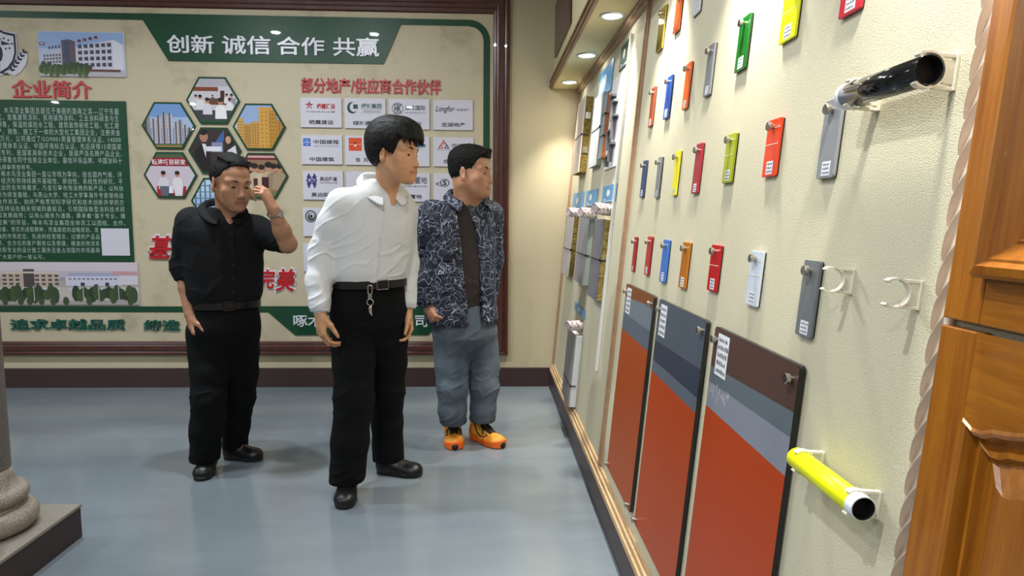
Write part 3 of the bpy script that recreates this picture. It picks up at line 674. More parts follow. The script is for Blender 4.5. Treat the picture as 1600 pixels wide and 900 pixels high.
def plate(q0, q1, col, label, gloss=.3, metal=0, grooves=0, cap=None, r=.003, thick=.008, sticker='low', name='sample_plate'):
    """q0 upper-left corner, q1 lower-right corner on the wall, in metres"""
    a0, b1 = q0; a1, b0 = q1; w, h = a1-a0, b1-b0
    t = thing(name, label, 'paint sample', at_right(a0, b0, .003), 'small paint sample plates')
    key = f'paint_{col}_{gloss}_{metal}'
    if key not in MATS: mat(key, col, gloss, metal, coat=.3 if not metal else 0)
    b = MB(); b.prism(rrect(0, w, 0, h, r), 0, thick*.75); b.build('plate', MATS[key], t, bevel=.0012)
    b = MB(); b.prism(rrect(.001, w-.001, .001, h-.001, r), -.003, 0); b.build('plate_core', MATS['panel_core'], t)
    if grooves:
        b = MB()
        for gy in grooves: b.box(.001, w-.001, h*gy-.0008, h*gy+.0008, thick*.75-.0005, thick*.75+.0003)
        b.build('groove_line', MATS['groove'], t)
    b = MB(); knob(b, w*.5, h*.86, thick*.7, .0098); b.build('knob', MATS['steel'], t, smooth=False)
    if sticker:
        rn = random.Random(label); s = min(w*.5, .034); b = MB(); x0 = w*.3
        sticker_marks(b, x0, x0+s, .005, .005+s*.85, thick*.75+.0003, 3, rn); b.build('sticker', MATS['print_matt'], t)
mat('groove', '#d9d4b8', .5)
W_, H_ = .074, .155
def by_top(q, w=W_, h=H_): return q, (q[0]+w, q[1]-h)
def by_bottom(q, w=W_, h=H_): return (q[0], q[1]+h), (q[0]+w, q[1])    # q lower-left corner
P = plate
# first row, just under the soffit
P((-2.6531, 2.1151), (-2.5653, 1.9521), '#c9b24c', 'mirror-finish pale gold sample plate beside the carved upright trim', .08, .85, sticker=None)
P(*by_bottom((-2.4226, 1.9591)), '#c65f32', 'mirror-finish copper orange sample plate above the blue one', .1, .8, sticker=None)
P(*by_bottom((-2.197, 1.9545)), '#cfd0d6', 'pale silver-white sample plate cut by the top of the picture', .25)
P(*by_bottom((-1.478, 1.6868), .076, .15), '#e6e60c', 'bright yellow sample plate in the strong light, right of the green one', .3, grooves=(.42,))
P(*by_bottom((-1.2252, 1.6683), .07, .15), '#c3142e', 'crimson sample plate in the top row, above the black pipe', .3)
# second row
P((-2.6488, 1.8155), (-2.5915, 1.6639), '#9c4526', 'rust brown sample plate nearest the carved upright trim', .4)
P((-2.4245, 1.8115), (-2.3575, 1.6615), '#1c4fae', 'dark blue sample plate between the rust and the orange one', .3)
P((-2.1918, 1.8066), (-2.139, 1.6587), '#ee6512', 'orange sample plate between the blue and the grey one', .3)
P((-1.9782, 1.81), (-1.9233, 1.6618), '#74777c', 'mid grey sample plate left of the green one', .35)
P((-1.7379, 1.8157), (-1.6671, 1.681), '#0c6b1c', 'dark green sample plate', .22)
# third row
P((-2.6597, 1.5336), (-2.6031, 1.3879), '#34426e', 'slate navy sample plate nearest the carved upright trim', .4)
P((-2.4251, 1.527), (-2.374, 1.3796), '#8a8d90', 'small light grey sample plate between navy and yellow ones', .4)
P((-2.2018, 1.5256), (-2.1509, 1.3801), '#e8dd10', 'slim yellow sample plate between grey and dark red ones', .35)
P((-1.9842, 1.5264), (-1.9272, 1.3788), '#a01628', 'dark red sample plate between yellow and olive ones', .3)
P((-1.7315, 1.5229), (-1.6664, 1.3976), '#a7ae10', 'olive yellow-green sample plate with two fine grooves', .35, grooves=(.56, .87))
P((-1.4775, 1.5229), (-1.411, 1.3979), '#e8400e', 'vermilion orange sample plate with two fine grooves', .3, grooves=(.56, .84))
P((-1.2276, 1.523), (-1.167, 1.3794), '#83868a', 'grey sample plate hanging under the end of the black pipe', .45, r=.006)
# fourth row
P((-2.6671, 1.2301), (-2.6265, 1.0893), '#a81420', 'narrow red sample plate nearest the carved upright trim', .3)
P((-2.4498, 1.2379), (-2.3891, 1.0948), '#b8161f', 'red sample plate just left of the bright blue one', .3)
P((-2.2278, 1.2334), (-2.1595, 1.0894), '#2f6ec8', 'bright blue sample plate left of the ochre one', .3)
P((-2.0039, 1.2339), (-1.9368, 1.0937), '#b86c0a', 'ochre sample plate between bright blue and red ones', .3)
P((-1.7465, 1.2358), (-1.6766, 1.1136), '#c00e18', 'red sample plate with a fine groove, left of the white one', .28, grooves=(.56,))
P((-1.4812, 1.2334), (-1.4166, 1.1101), '#cbd2df', 'blue-white sample plate with grooves above the third large panel', .3, grooves=(.56, .82))
P((-1.2271, 1.2291), (-1.1672, 1.0852), '#6c7072', 'tall grey sample plate behind the empty white pipe clip', .45, r=.006)

# ------------------------------------------------------------------ three large painted panels
def big_panel(a0, a1, b1, b0, bands, label, chalk=False):
    """bands: (colour, left b, right b) lower limits from the top"""
    w, h = a1-a0, b1-b0
    t = thing('painted_panel', label, 'painted panel', at_right(a0, b0, .004), 'large painted test panels')
    b = MB(); b.prism(rrect(0, w, 0, h, .008), 0, .011); b.build('panel_core', MATS['panel_core'], t)
    b = MB(); l, r = h, h
    for i, (c, bl, br) in enumerate(bands):
        bl, br = max(bl-b0, 0), max(br-b0, 0)
        rn = random.Random(i+int(a0*100)); n = 26 if i == len(bands)-2 else 1
        if i == 0:
            b.flat([(0, bl), (w, br), (w, h-.008), (w-.008, h), (.008, h), (0, h-.008)], .0115, lin(c))
        else: b.flat([(0, bl), (w, br), (w, r), (0, l)], .0115, lin(c))
        l, r = bl, br
    b.build('paint_bands', MATS['panel_paint'], t)
    b = MB(); b.v = []
    for x, y in ((.022, h-.03), (w-.022, h-.03), (.022, .02), (w-.022, .02)): 
        k = MB(); knob(k, x, y, .011, .0105); k.build('knob', MATS['steel'], t)
    rn = random.Random(label); b = MB(); sticker_marks(b, .03, .105, h-.115, h-.012, .0119, 5, rn); b.build('sticker', MATS['print_matt'], t)
    if chalk:
        b = MB()
        for k in range(7):
            x = .018+k*.0185; y = h-.165
            for j in range(4):
                x1, y1 = x+rn.uniform(0, .013), y+rn.uniform(0, .03); b.stroke([(x1, y1), (x1+rn.uniform(-.006, .006), y1-rn.uniform(.008, .02))], .0014, .0119, lin('#d8d2cc'))
        b.build('chalk_marks', MATS['print_matt'], t)
big_panel(-2.69, -2.245, 1.035, .25, [('#7d4623', (-2.7242, 0.9812)[1], (-2.2596, 0.996)[1]), ('#6d7881', (-2.7025, 0.9136)[1], (-2.2487, 0.9116)[1]), ('#56606e', (-2.7069, 0.8478)[1], (-2.2525, 0.8402)[1]), ('#a0440f', 0, 0)], 'painted panel with a copper top band over greys and orange, furthest of the three')
big_panel(-2.17, -1.698, 1.035, .25, [('#4c5562', (-2.1822, 0.8967)[1], (-1.6952, 0.903)[1]), ('#333a4a', (-2.1865, 0.8294)[1], (-1.7974, 0.8253)[1]), ('#57606c', (-2.1869, 0.7914)[1], (-1.7821, 0.7852)[1]), ('#a83e08', 0, 0)], 'painted panel with blue-grey top over dark band and orange, middle of the three')
big_panel(-1.628, -1.176, 1.033, .25, [('#4f3831', (-1.6367, 0.9319)[1], (-1.1779, 0.9444)[1]), ('#5b656c', (-1.4814, 0.8908)[1], (-1.1793, 0.8958)[1]), ('#7d828e', (-1.6306, 0.8283)[1], (-1.1819, 0.8204)[1]), ('#a83a06', 0, 0)], 'painted panel with a dark brown top band and chalk marks, nearest the yellow pipe', True)

# ------------------------------------------------------------------ pipe clips and pipes
def pipe_clip(a, b, label, r=.019, reach=.036, group='white pipe clips'):
    """plastic clip: square foot on the wall, C-shaped jaw open to the room"""
    t = thing('pipe_clip', label, 'pipe clip', at_right(a, b, 0), group)
    hw = .0055
    q = r+.002; k = MB(); k.box(-hw-.001, hw+.001, -q, q, 0, .004); k.box(-hw*.8, hw*.8, -q, -q+.005, .003, .03); k.box(-hw*.8, hw*.8, q-.005, q, .003, .03); k.box(-hw*.5, hw*.5, -.016, .016, .003, reach-r)
    k.build('foot', MATS['clip_plastic'], t, bevel=.0008)
    k = MB(); N = 30; a0, a1 = math.radians(-180+48), math.radians(180-48)
    ring = []
    for i in range(N+1):
        u = a0+(a1-a0)*i/N; th = .0028 if 2 < i < N-2 else .0038
        c, s_ = -math.cos(u), math.sin(u)      # opening faces away from the wall
        ring.append([(x, s_*q, reach+c*q) for q in (r, r+th) for x in (-hw, hw)])
    for i in range(N):
        A, B_ = ring[i], ring[i+1]
        k.face([A[0], A[1], B_[1], B_[0]]); k.face([A[2], B_[2], B_[3], A[3]]); k.face([A[0], B_[0], B_[2], A[2]]); k.face([A[1], A[3], B_[3], B_[1]])
    k.face([ring[0][j] for j in (0, 2, 3, 1)]); k.face([ring[-1][j] for j in (0, 1, 3, 2)])
    k.build('jaw', MATS['clip_plastic'], t, smooth=False)
def pipe(a0, a1, b, r, body, collar, label, ends, reach=.036):
    """ends: which end carries the pale collar"""
    t = thing('sample_pipe', label, 'pipe', at_right(a0, b, reach)); L = a1-a0
    k = MB(); k.lathe([(r*.93, .0), (r, .0005), (r, L-.0005), (r*.93, L)], (0, 0, 0), 'x', 40, caps=False)
    k.build('tube', MATS[body], t, smooth=True)
    k = MB(); k.lathe([(r*.93, 0.0001), (r*.9, .02), (r*.9, L-.02), (r*.93, L-.0001)], (0, 0, 0), 'x', 40, caps=False); k.lathe([(r*.90, .02), (.0005, .021)], (0, 0, 0), 'x', 40, caps=False); k.lathe([(r*.90, L-.02), (.0005, L-.021)], (0, 0, 0), 'x', 40, caps=False); k.build('bore', MATS['bore_black'], t)
    e0, e1 = (L-.018, L) if ends == 'near' else (0.001, .011)
    k = MB(); k.lathe([(r*.95, e0), (r+.0006, e0), (r+.0006, e1), (r*.95, e1+.0004)], (0, 0, 0), 'x', 40, caps=False); k.build('collar', MATS[collar], t, smooth=False)
mat('pipe_black', '#0b0b0e', .12, coat=.6)
mat('pipe_yellow', '#e6ea06', .35)
mat('bore_black', '#0a0806', .7)
mat('pipe_white', '#dfe4f2', .4)
k0 = (-0.8912, 1.5006); k1 = (-1.0978, 1.5084)
pipe(k1[0], k0[0], (k0[1]+k1[1])/2, .0208, 'pipe_black', 'pipe_white', 'glossy black pipe held in two white clips', 'far', .04)
pipe_clip(k0[0]-.006, (k0[1]+k1[1])/2, 'white clip holding the near end of the black pipe', .0222, .04)
pipe_clip(k1[0]+.028, (k0[1]+k1[1])/2, 'white clip holding the far end of the black pipe', .0222, .04)
k0 = (-0.8966, 0.8795); k1 = (-1.1042, 0.8861)
pipe(k1[0], k0[0], (k0[1]+k1[1])/2, .0183, 'pipe_yellow', 'pipe_white', 'bright yellow pipe held in two white clips beside the third large panel', 'near')
pipe_clip(k0[0]-.022, (k0[1]+k1[1])/2, 'white clip holding the near end of the yellow pipe')
pipe_clip(k1[0]+.020, (k0[1]+k1[1])/2, 'white clip holding the far end of the yellow pipe')
e1, e2 = (-1.072, 1.2022), (-0.8999, 1.1994)
pipe_clip(e1[0], e1[1], 'empty white clip in front of the tall grey sample plate')
pipe_clip(e2[0], e2[1], 'empty white clip on bare plaster between tall grey plate and carved leaf trim')

# ------------------------------------------------------------------ wooden doors
def frame_run(mb, loop_o, loop_i, prof):
    """moulding between two loops with the same number of points: prof = (fraction, height)"""
    n = len(loop_o); vs = []
    for q, h in prof:
        for o, i in zip(loop_o, loop_i): vs.append((o[0]+(i[0]-o[0])*q, o[1]+(i[1]-o[1])*q, h))
    mb.raw(vs, [(k*n+j, k*n+(j+1) % n, (k+1)*n+(j+1) % n, (k+1)*n+j) for k in range(len(prof)-1) for j in range(n)])
da0 = -.8185; dw = .56
gap = (-0.8356, 1.175)[1]
# upper door
t = thing('wooden_door', 'upper orange-brown wooden door with raised moulding round a dark panel', 'cabinet door', at_right(da0, gap+.004, .001))
H = 1.4; st = .062; rl_ = .062
b = MB(); b.box(0, st, 0, H, 0, .02); b.box(dw-st, dw, 0, H, 0, .02); b.build('stile', MATS['oak'], t, bevel=.002)
b = MB(); b.box(st, dw-st, 0, rl_, 0, .0195); b.box(st, dw-st, H-rl_, H, 0, .0195); b.build('rail', MATS['oak_rail'] if 'oak_rail' in MATS else mat('oak_rail', '#ab6a16', .33, coat=.3, var=(9, (.3, .72), .65), col2='#84490a', stretch=(.6, 9, 9), bump=(40, .06, .004)), t, bevel=.002)
b = MB(); lo = [(st-.004, rl_-.006), (dw-st+.004, rl_-.006), (dw-st+.004, H-rl_+.006), (st-.004, H-rl_+.006)]; li = [(st+.05, rl_+.05), (dw-st-.05, rl_+.05), (dw-st-.05, H-rl_-.05), (st+.05, H-rl_-.05)]
frame_run(b, lo, li, [(0, .019), (0, .034), (.08, .042), (.25, .044), (.36, .037), (.42, .037), (.55, .030), (.75, .020), (.82, .022), (.9, .016), (1, .008)]); b.build('moulding', MATS['oak'], t)
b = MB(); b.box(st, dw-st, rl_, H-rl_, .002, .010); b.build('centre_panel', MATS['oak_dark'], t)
# lower door with arched field
LH = gap-.205
t = thing('wooden_door', 'lower orange-brown wooden door with an arched raised field', 'cabinet door', at_right(da0, .2, .001))
b = MB(); b.box(0, st, 0, LH, 0, .02); b.box(dw-st, dw, 0, LH, 0, .02); b.build('stile', MATS['oak'], t, bevel=.002)
def arch(x0, x1, y0, y1, rise, n=28):
    pts = [(x0, y0), (x1, y0)]
    for i in range(n+1):
        u = 1-i/n; x = x0+(x1-x0)*u
        f = max(0, min(1, min(u, 1-u)/.5)); s = rise*(.5-.5*math.cos(math.pi*min(1, max(0, (f-.16)/.84)))) - rise*.16*math.sin(math.pi*min(1, f/.2))*(f < .2)
        pts.append((x, y1+s))
    return pts
top = LH-.105
A0 = arch(st, dw-st, .07, top, .05); A1 = arch(st+.012, dw-st-.012, .082, top-.013, .05); A2 = arch(st+.03, dw-st-.03, .1, top-.03, .05); A3 = arch(st+.062, dw-st-.062, .13, top-.062, .048)
b = MB(); n = len(A0); T0 = [(st, 0), (dw-st, 0)]+[(x, LH) for x, y in A0[2:]]
b.raw([(x, y, .0195) for x, y in A0]+[(x, y, .0195) for x, y in T0], [(n+j, n+(j+1) % n, (j+1) % n, j) for j in range(n)])
b.build('rail', MATS['oak_rail'], t)
b = MB(); frame_run(b, A0, A1, [(0, .0196), (.3, .023), (.6, .021), (1, .006)]); frame_run(b, A1, A2, [(0, .006), (.3, .006), (.5, .012), (.8, .013), (1, .004)]); b.build('moulding', MATS['oak'], t)
b = MB(); frame_run(b, A2, A3, [(0, .004), (.06, .004), (1, .0175)]); b.flat(A3, .0175); b.build('raised_field', MATS['oak'], t)

# ------------------------------------------------------------------ insulation samples beyond the first trim
mat('rock_wool', '#8d7635', .95, bump=(90, 1, .02), var=(40, (.3, .7)), col2='#5f4d22')
mat('rock_wool_pale', '#c9b266', .95, bump=(60, 1, .02), var=(26, (.3, .7)), col2='#7f6a2c')
mat('board_face_pink', '#cdbfb2', .5)
mat('board_face_white', '#cfd2d4', .45)
mat('board_green', '#8d9c92', .8, bump=(80, .4, .01))
mat('board_grey', '#a09da1', .7, var=(70, (.35, .65)), col2='#7a777b', stretch=(8, .2, 1))
mat('board_slate', '#827e80', .7, var=(70, (.35, .65)), col2='#5f5c62', stretch=(8, .2, 1))
mat('board_silver', '#cfccca', .5, var=(60, (.35, .65)), col2='#8f8c8c', stretch=(8, .2, 1))
mat('strap_black', '#141312', .6)
mat('card_blue', '#4f93c4', .4)
mat('card_white', '#d9dad8', .5)
mat('card_green', '#27452e', .5)
mat('foil', '#93a3b4', .3, metal=.5, bump=(40, .8, .01))
mat('foil_orange', '#b2642e', .4, bump=(40, .6, .01))
def block(q, front, core, label, strap=None, brackets=None, face=.14, thinfront=True):
    a1, a0, b0, b1, c = q       # near edge, far edge, bottom, top, depth out of the wall
    w, h = a1-a0, b1-b0
    t = thing('insulation_sample', label, 'insulation sample', at_right(a0, b0, .001), 'layered insulation samples')
    f = c*face
    b = MB(); b.box(0, w, 0, h, 0, c-f); b.build('core', MATS[core], t, bevel=.003)
    b = MB(); b.box(-.002, w+.002, -.002, h+.002, c-f, c); b.build('facing', MATS[front], t, bevel=.0015)
    if strap:
        for s in strap:
            b = MB(); y = h*s; b.box(-.003, w+.004, y-.003, y+.003, c-.001, c+.0015); b.box(w+.002, w+.0045, y-.003, y+.003, c*.3, c); b.box(w-.002, w+.006, y-.006, y+.006, c-.004, c+.004)
            b.build('strap', MATS['strap_black'], t)
    if brackets:
        for s in brackets:
            b = MB(); b.box(w-.001, w+.006, h*s-.02, h*s+.02, c*.1, c*.75); b.build('bracket', MATS['steel'], t)
block((-4.2726, -4.5929, 1.5952, 2.0753, 0.0534), 'board_face_pink', 'rock_wool', 'insulation sample with pinkish facing over brown wool, next to the far corner', [.5], [.75, .3])
block((-3.7273, -4.0073, 1.6016, 2.0059, 0.0287), 'board_face_white', 'board_green', 'insulation sample with white facing over grey-green core', [.52])
block((-3.5925, -3.6885, 1.6288, 1.9641, 0.0277), 'foil', 'foil_orange', 'crinkled foil and orange insulation sample', [.35, .7])
block((-4.3906, -4.7562, 0.9083, 1.3096, 0.0365), 'board_silver', 'rock_wool', 'silver-faced brown wool sample in the lower row, next to the far corner', [.45])
block((-3.7386, -4.1078, 0.9158, 1.3005, 0.0312), 'board_grey', 'board_green', 'streaked grey sample with green core, between two wool samples', [.45])
block((-3.222, -3.4881, 0.8929, 1.2954, 0.0412), 'board_slate', 'rock_wool_pale', 'dark slate-faced sample over pale yellow wool, nearest the carved trim', [.5])
block((-3.7401, -4.0676, 0.1981, 0.6206, 0.0448), 'board_grey', 'board_face_white', 'streaked grey and white sample standing low over the foot rail', [.3])

def header_card(q0, q1, roll, m, label, rolls='#c9c4cc', roll_label=''):
    a0, b1 = q0; a1, b0 = q1; w, h = a1-a0, b1-b0
    t = thing('header_card', label, 'card', at_right(a0, b0, .002), 'header cards over the samples')
    b = MB(); b.box(0, w, 0, h, 0, .004); b.build('card', MATS[m], t)
    b = MB(); b.poly = None
    b.disc(w*.45, h*.55, w*.12, .0044, lin('#e6e4dc'), ry=h*.2); b.rect(w*.15, w*.3, h*.15, h*.22, .0044, lin('#dfe6ec')); b.rect(w*.1, w*.9, h*.06, h*.1, .0044, lin('#cfd9e4'))
    b.build('print', MATS['print_matt'], t)
    if roll:
        a, bb = roll
        t = thing('wrapped_roll', roll_label, 'roll', at_right(a, bb, .0)@Matrix.Rotation(math.radians(34), 4, 'Y'), 'wrapped rolls under the header cards')
        r = .03; L = .12
        b = MB(); b.lathe([(r*.7, .0), (r*.96, .008), (r, .03), (r*.97, L*.6), (r, L-.015), (r*.8, L)], (0, 0, 0), 'z', 26, caps=False); b.build('wrap', MATS['roll_print'], t, smooth=True)
        b = MB()
        for i in range(40):
            u, v = i*.55, (i+1)*.55; ra, rb = r*.82*i/40, r*.82*(i+1)/40
            b.stroke([(ra*math.cos(u), ra*math.sin(u)), (rb*math.cos(v), rb*math.sin(v))], .0022, L-.001, lin('#a03a40') if i % 3 else lin('#d8d4d6'))
        b.disc(0, 0, r*.82, L-.003, lin('#c9c7c9'), 24); b.build('roll_end', MATS['print_matt'], t)
rp = mat('roll_print', '#d6d0d2', .4, var=(46, (.52, .60), .5), col2='#86505e', bump=(60, .6, .01))
header_card((-4.7378, 1.4764), (-4.2488, 1.3569), (-4.2677, 1.3346), 'card_blue', 'small blue header card next to the far corner', roll_label='wrapped roll under the header card next to the far corner')
header_card((-4.1366, 1.4712), (-3.7203, 1.3761), (-3.7232, 1.3276), 'card_blue', 'blue header card, middle of the three in its row', roll_label='wrapped roll under the middle header card')
header_card((-3.5542, 1.4724), (-3.1747, 1.3848), (-3.2615, 1.344), 'card_blue', 'blue header card nearest the carved upright trim', roll_label='wrapped roll nearest the carved upright trim')
header_card((-4.1526, 0.7736), (-3.7329, 0.7194), (-3.7976, 0.6771), 'card_blue', 'dark blue header card low down by the grey and white sample', roll_label='wrapped roll low down above the grey and white sample')
header_card((-4.0473, 2.1669), (-3.6294, 1.9978), None, 'card_blue', 'sky blue header card under the soffit')
header_card((-3.44, 2.17), (-3.22, 2.05), None, 'card_green', 'dark green header card under the soffit')
# metal profiles on a pale card
q0, q1 = (-3.57, 2.03), (-3.24, 1.56)
w, h = q1[0]-q0[0], q0[1]-q1[1]
t = thing('profile_card', 'pale card carrying bent grey metal profiles beside the carved trim', 'sample card', at_right(q0[0], q1[1], .002))
b = MB(); b.box(0, w, 0, h, 0, .006); b.build('card', MATS['card_white'], t)
mat('profile_grey', '#6c6a70', .4, metal=.5)
for x, y0, y1 in ((.25, .62, .8), (.45, .5, .72), (.62, .3, .55), (.3, .2, .42), (.6, .06, .26), (.35, .02, .14)):
    b = MB(); b.box(w*x, w*x+.012, h*y0, h*y1, .006, .03); b.box(w*x, w*x+.07, h*y1-.012, h*y1, .006, .03); b.build('metal_profile', MATS['profile_grey'], t, bevel=.001)
# white mounting board behind the nearest samples
t = thing('mounting_strip', 'narrow white mounting strip between the samples and the carved trim', 'board', at_right(-3.2, .55, .001))
b = MB(); b.box(0, .022, 0, 1.62, 0, .014); b.build('strip_board', MATS['card_white'], t, bevel=.001)
# brown sign on the face of the soffit
t = thing('wall_sign', 'dark brown sign with pale lettering on the face of the soffit', 'sign', Matrix(((0, 0, -1, SX), (-1, 0, 0, 0), (0, 1, 0, 0), (0, 0, 0, 1))) @ Matrix.Translation((-4.78, 2.42, .002)))
b = MB(); b.box(0, .86, 0, .36, 0, .012); b.build('sign_plate', mat('sign_brown', '#4a2a28', .35, coat=.3), t, bevel=.002)
b = MB(); rn = random.Random(3)
for i in range(9):
    x = .1+.075*i
    for j in range(7): y = .06+rn.uniform(0, .2); b.stroke([(x+rn.uniform(0, .04), y), (x+rn.uniform(0, .05), y+rn.uniform(-.04, .04))], .006, .0124, lin('#8f7f84'))
b.build('sign_lettering', MATS['print_matt'], t)
# ================================================================== PEOPLE
# soft modelling: distance fields blended on a grid, then turned into one skin
def smin(a, b, k):
    if k <= 0: return np.minimum(a, b)
    h = np.maximum(k-np.abs(a-b), 0)/k
    return np.minimum(a, b)-h*h*k*.25
class Vol:
    def __init__(s, lo, hi, h):
        s.lo = np.array(lo, np.float32); s.h = h
        s.n = np.ceil((np.array(hi)-s.lo)/h).astype(int)+1
        s.f = np.full(s.n, .2, np.float32)
    def reg(s, lo, hi, pad):
        i0 = np.clip(np.floor((np.array(lo)-pad-s.lo)/s.h).astype(int), 0, s.n); i1 = np.clip(np.ceil((np.array(hi)+pad-s.lo)/s.h).astype(int)+1, 0, s.n)
        g = [(s.lo[i]+s.h*np.arange(i0[i], i1[i], dtype=np.float32)) for i in range(3)]
        sl = tuple(slice(a, b) for a, b in zip(i0, i1))
        return sl, g[0][:, None, None], g[1][None, :, None], g[2][None, None, :]
    def add(s, p, k=0):
        fn, lo, hi = p; sl, X, Y, Z = s.reg(lo, hi, max(k, 0)+4*s.h)
        s.f[sl] = smin(s.f[sl], fn(X, Y, Z).astype(np.float32), k)
    def cut(s, p, k=0):
        fn, lo, hi = p; sl, X, Y, Z = s.reg(lo, hi, max(k, 0)+2*s.h)
        s.f[sl] = -smin(-s.f[sl], fn(X, Y, Z).astype(np.float32), k)
    def keep(s, p, k=0):
        fn, lo, hi = p; g = s.reg(s.lo, s.lo+s.n*s.h, 0); s.f[g[0]] = -smin(-s.f[g[0]], -fn(*g[1:]).astype(np.float32), k)
    def build(s, name, m, parent, org, disp=None, attr=None, smooth=True):
        b = 3*s.h; a = np.clip(s.f, -b, b); a[0], a[-1] = b, b; a[:, 0] = b; a[:, -1] = b; a[:, :, 0] = b; a[:, :, -1] = b
        g = openvdb.FloatGrid(b); g.copyFromArray(np.ascontiguousarray(a, np.float32))
        P, Q = g.convertToQuads(0.0)
        P = P.astype(np.float32)*s.h+s.lo
        def mk(P):
            me = bpy.data.meshes.new(name); me.vertices.add(len(P)); me.vertices.foreach_set('co', P.ravel())
            me.loops.add(len(Q)*4); me.loops.foreach_set('vertex_index', Q[:, ::-1].astype(np.int32).ravel())
            me.polygons.add(len(Q)); me.polygons.foreach_set('loop_start', np.arange(0, len(Q)*4, 4, dtype=np.int32))
            me.polygons.foreach_set('use_smooth', np.ones(len(Q), bool)); me.update(calc_edges=True); return me
        P0 = P.copy()
        # one pass of smoothing takes the grid steps out
        e = np.concatenate([Q[:, [0, 1]], Q[:, [1, 2]], Q[:, [2, 3]], Q[:, [3, 0]]])
        for w in (.5, .5):
            acc = np.zeros_like(P); cnt = np.zeros(len(P), np.float32)
            np.add.at(acc, e[:, 0], P[e[:, 1]]); np.add.at(acc, e[:, 1], P[e[:, 0]]); np.add.at(cnt, e[:, 0], 1); np.add.at(cnt, e[:, 1], 1)
            P = P*(1-w)+acc/np.maximum(cnt, 1)[:, None]*w
        if disp is not None:
            me = mk(P); N = np.empty(len(P)*3, np.float32); me.vertices.foreach_get('normal', N); N = N.reshape(-1, 3)
            P = P+N*disp(P, N)[:, None].astype(np.float32); bpy.data.meshes.remove(me)
        me = mk((P-np.array(org, np.float32)).astype(np.float32)); me.materials.append(m)
        if attr is not None:
            for k, fn in attr.items():
                at = me.attributes.new(k, 'FLOAT', 'POINT'); at.data.foreach_set('value', fn(P).astype(np.float32))
        return link(name, me, parent)
V3 = lambda *a: np.array(a, float)
def nrm(v): v = np.asarray(v, float); return v/np.linalg.norm(v)
def cone(a, b, ra, rb):
    a, b = np.asarray(a, float), np.asarray(b, float); ba = b-a; l2 = ba@ba
    def fn(X, Y, Z):
        px, py, pz = X-a[0], Y-a[1], Z-a[2]
        t = np.clip((px*ba[0]+py*ba[1]+pz*ba[2])/l2, 0, 1)
        return np.sqrt((px-t*ba[0])**2+(py-t*ba[1])**2+(pz-t*ba[2])**2)-(ra+(rb-ra)*t)
    r = max(ra, rb); return fn, np.minimum(a, b)-r, np.maximum(a, b)+r
def ell(c, r, R=None):
    c = np.asarray(c, float); R = np.eye(3) if R is None else np.asarray(R)   # columns of R are the axes
    def fn(X, Y, Z):
        p = [X-c[0], Y-c[1], Z-c[2]]; q = [p[0]*R[0, i]+p[1]*R[1, i]+p[2]*R[2, i] for i in range(3)]
        k0 = np.sqrt(sum((q[i]/r[i])**2 for i in range(3))); k1 = np.sqrt(sum((q[i]/r[i]**2)**2 for i in range(3)))
        return k0*(k0-1)/np.maximum(k1, 1e-6)
    e = np.abs(R)@np.array(r); return fn, c-e, c+e
def hermite(x, xs, ys):
    xs, ys = np.asarray(xs, float), np.asarray(ys, float); m = np.gradient(ys, xs)
    i = np.clip(np.searchsorted(xs, x)-1, 0, len(xs)-2); h = xs[i+1]-xs[i]; t = np.clip((x-xs[i])/h, 0, 1)
    return (1+2*t)*(1-t)**2*ys[i]+t*(1-t)**2*h*m[i]+t*t*(3-2*t)*ys[i+1]+t*t*(t-1)*h*m[i+1]
def loft(nodes, yaw, n=2.3, rnd_=.02):
    """nodes: (centre, half width across, half depth); horizontal slices turned by yaw"""
    nodes = sorted(nodes, key=lambda q: q[0][2]); zs = [q[0][2] for q in nodes]
    c, s_ = math.cos(yaw), math.sin(yaw)
    def fn(X, Y, Z):
        z = Z.ravel(); g = [hermite(z, zs, [q[0][0] for q in nodes]), hermite(z, zs, [q[0][1] for q in nodes]), hermite(z, zs, [q[1] for q in nodes]), hermite(z, zs, [q[2] for q in nodes])]
        g = [q[None, None, :] for q in g]
        dx, dy = X-g[0], Y-g[1]; u, v = dx*c+dy*s_, -dx*s_+dy*c
        k = (np.abs(u/g[2])**n+np.abs(v/g[3])**n)**(1/n); rr = np.sqrt(u*u+v*v)
        d = np.where(k > .05, rr*(1-1/np.maximum(k, .05)), -np.minimum(g[2], g[3]))
        cap = np.maximum(zs[0]-Z, Z-zs[-1])
        return -smin(-d, -np.broadcast_to(cap, d.shape), rnd_)
    m = max(max(q[1], q[2]) for q in nodes)
    P = np.array([q[0] for q in nodes]); return fn, P.min(0)-[m, m, 0], P.max(0)+[m, m, 0]
def chain(vol, pts, k=.03):
    for (a, ra), (b, rb) in zip(pts, pts[1:]): vol.add(cone(a, b, ra, rb), k)
def half(n, c):     # keeps the side n.p < c
    n = nrm(n); return (lambda X, Y, Z: X*n[0]+Y*n[1]+Z*n[2]-c), (-9, -9, -9), (9, 9, 9)
def vnoise(P, f, seed=0):
    """smooth value noise of points, 0..1"""
    q = P*np.asarray(f, float)+seed*17.13; i = np.floor(q).astype(np.int64); t = q-i; t = t*t*(3-2*t)
    def hsh(a, b, c):
        n = (a*374761393+b*668265263+c*2147483647+seed*1274126177) & 0x7fffffff; n = (n ^ (n >> 13))*1274126177 & 0x7fffffff
        return ((n ^ (n >> 16)) & 0xffff)/65535.
    r = 0
    for dx in (0, 1):
        for dy in (0, 1):
            for dz in (0, 1):
                w = (t[:, 0] if dx else 1-t[:, 0])*(t[:, 1] if dy else 1-t[:, 1])*(t[:, 2] if dz else 1-t[:, 2])
                r = r+w*hsh(i[:, 0]+dx, i[:, 1]+dy, i[:, 2]+dz)
    return r
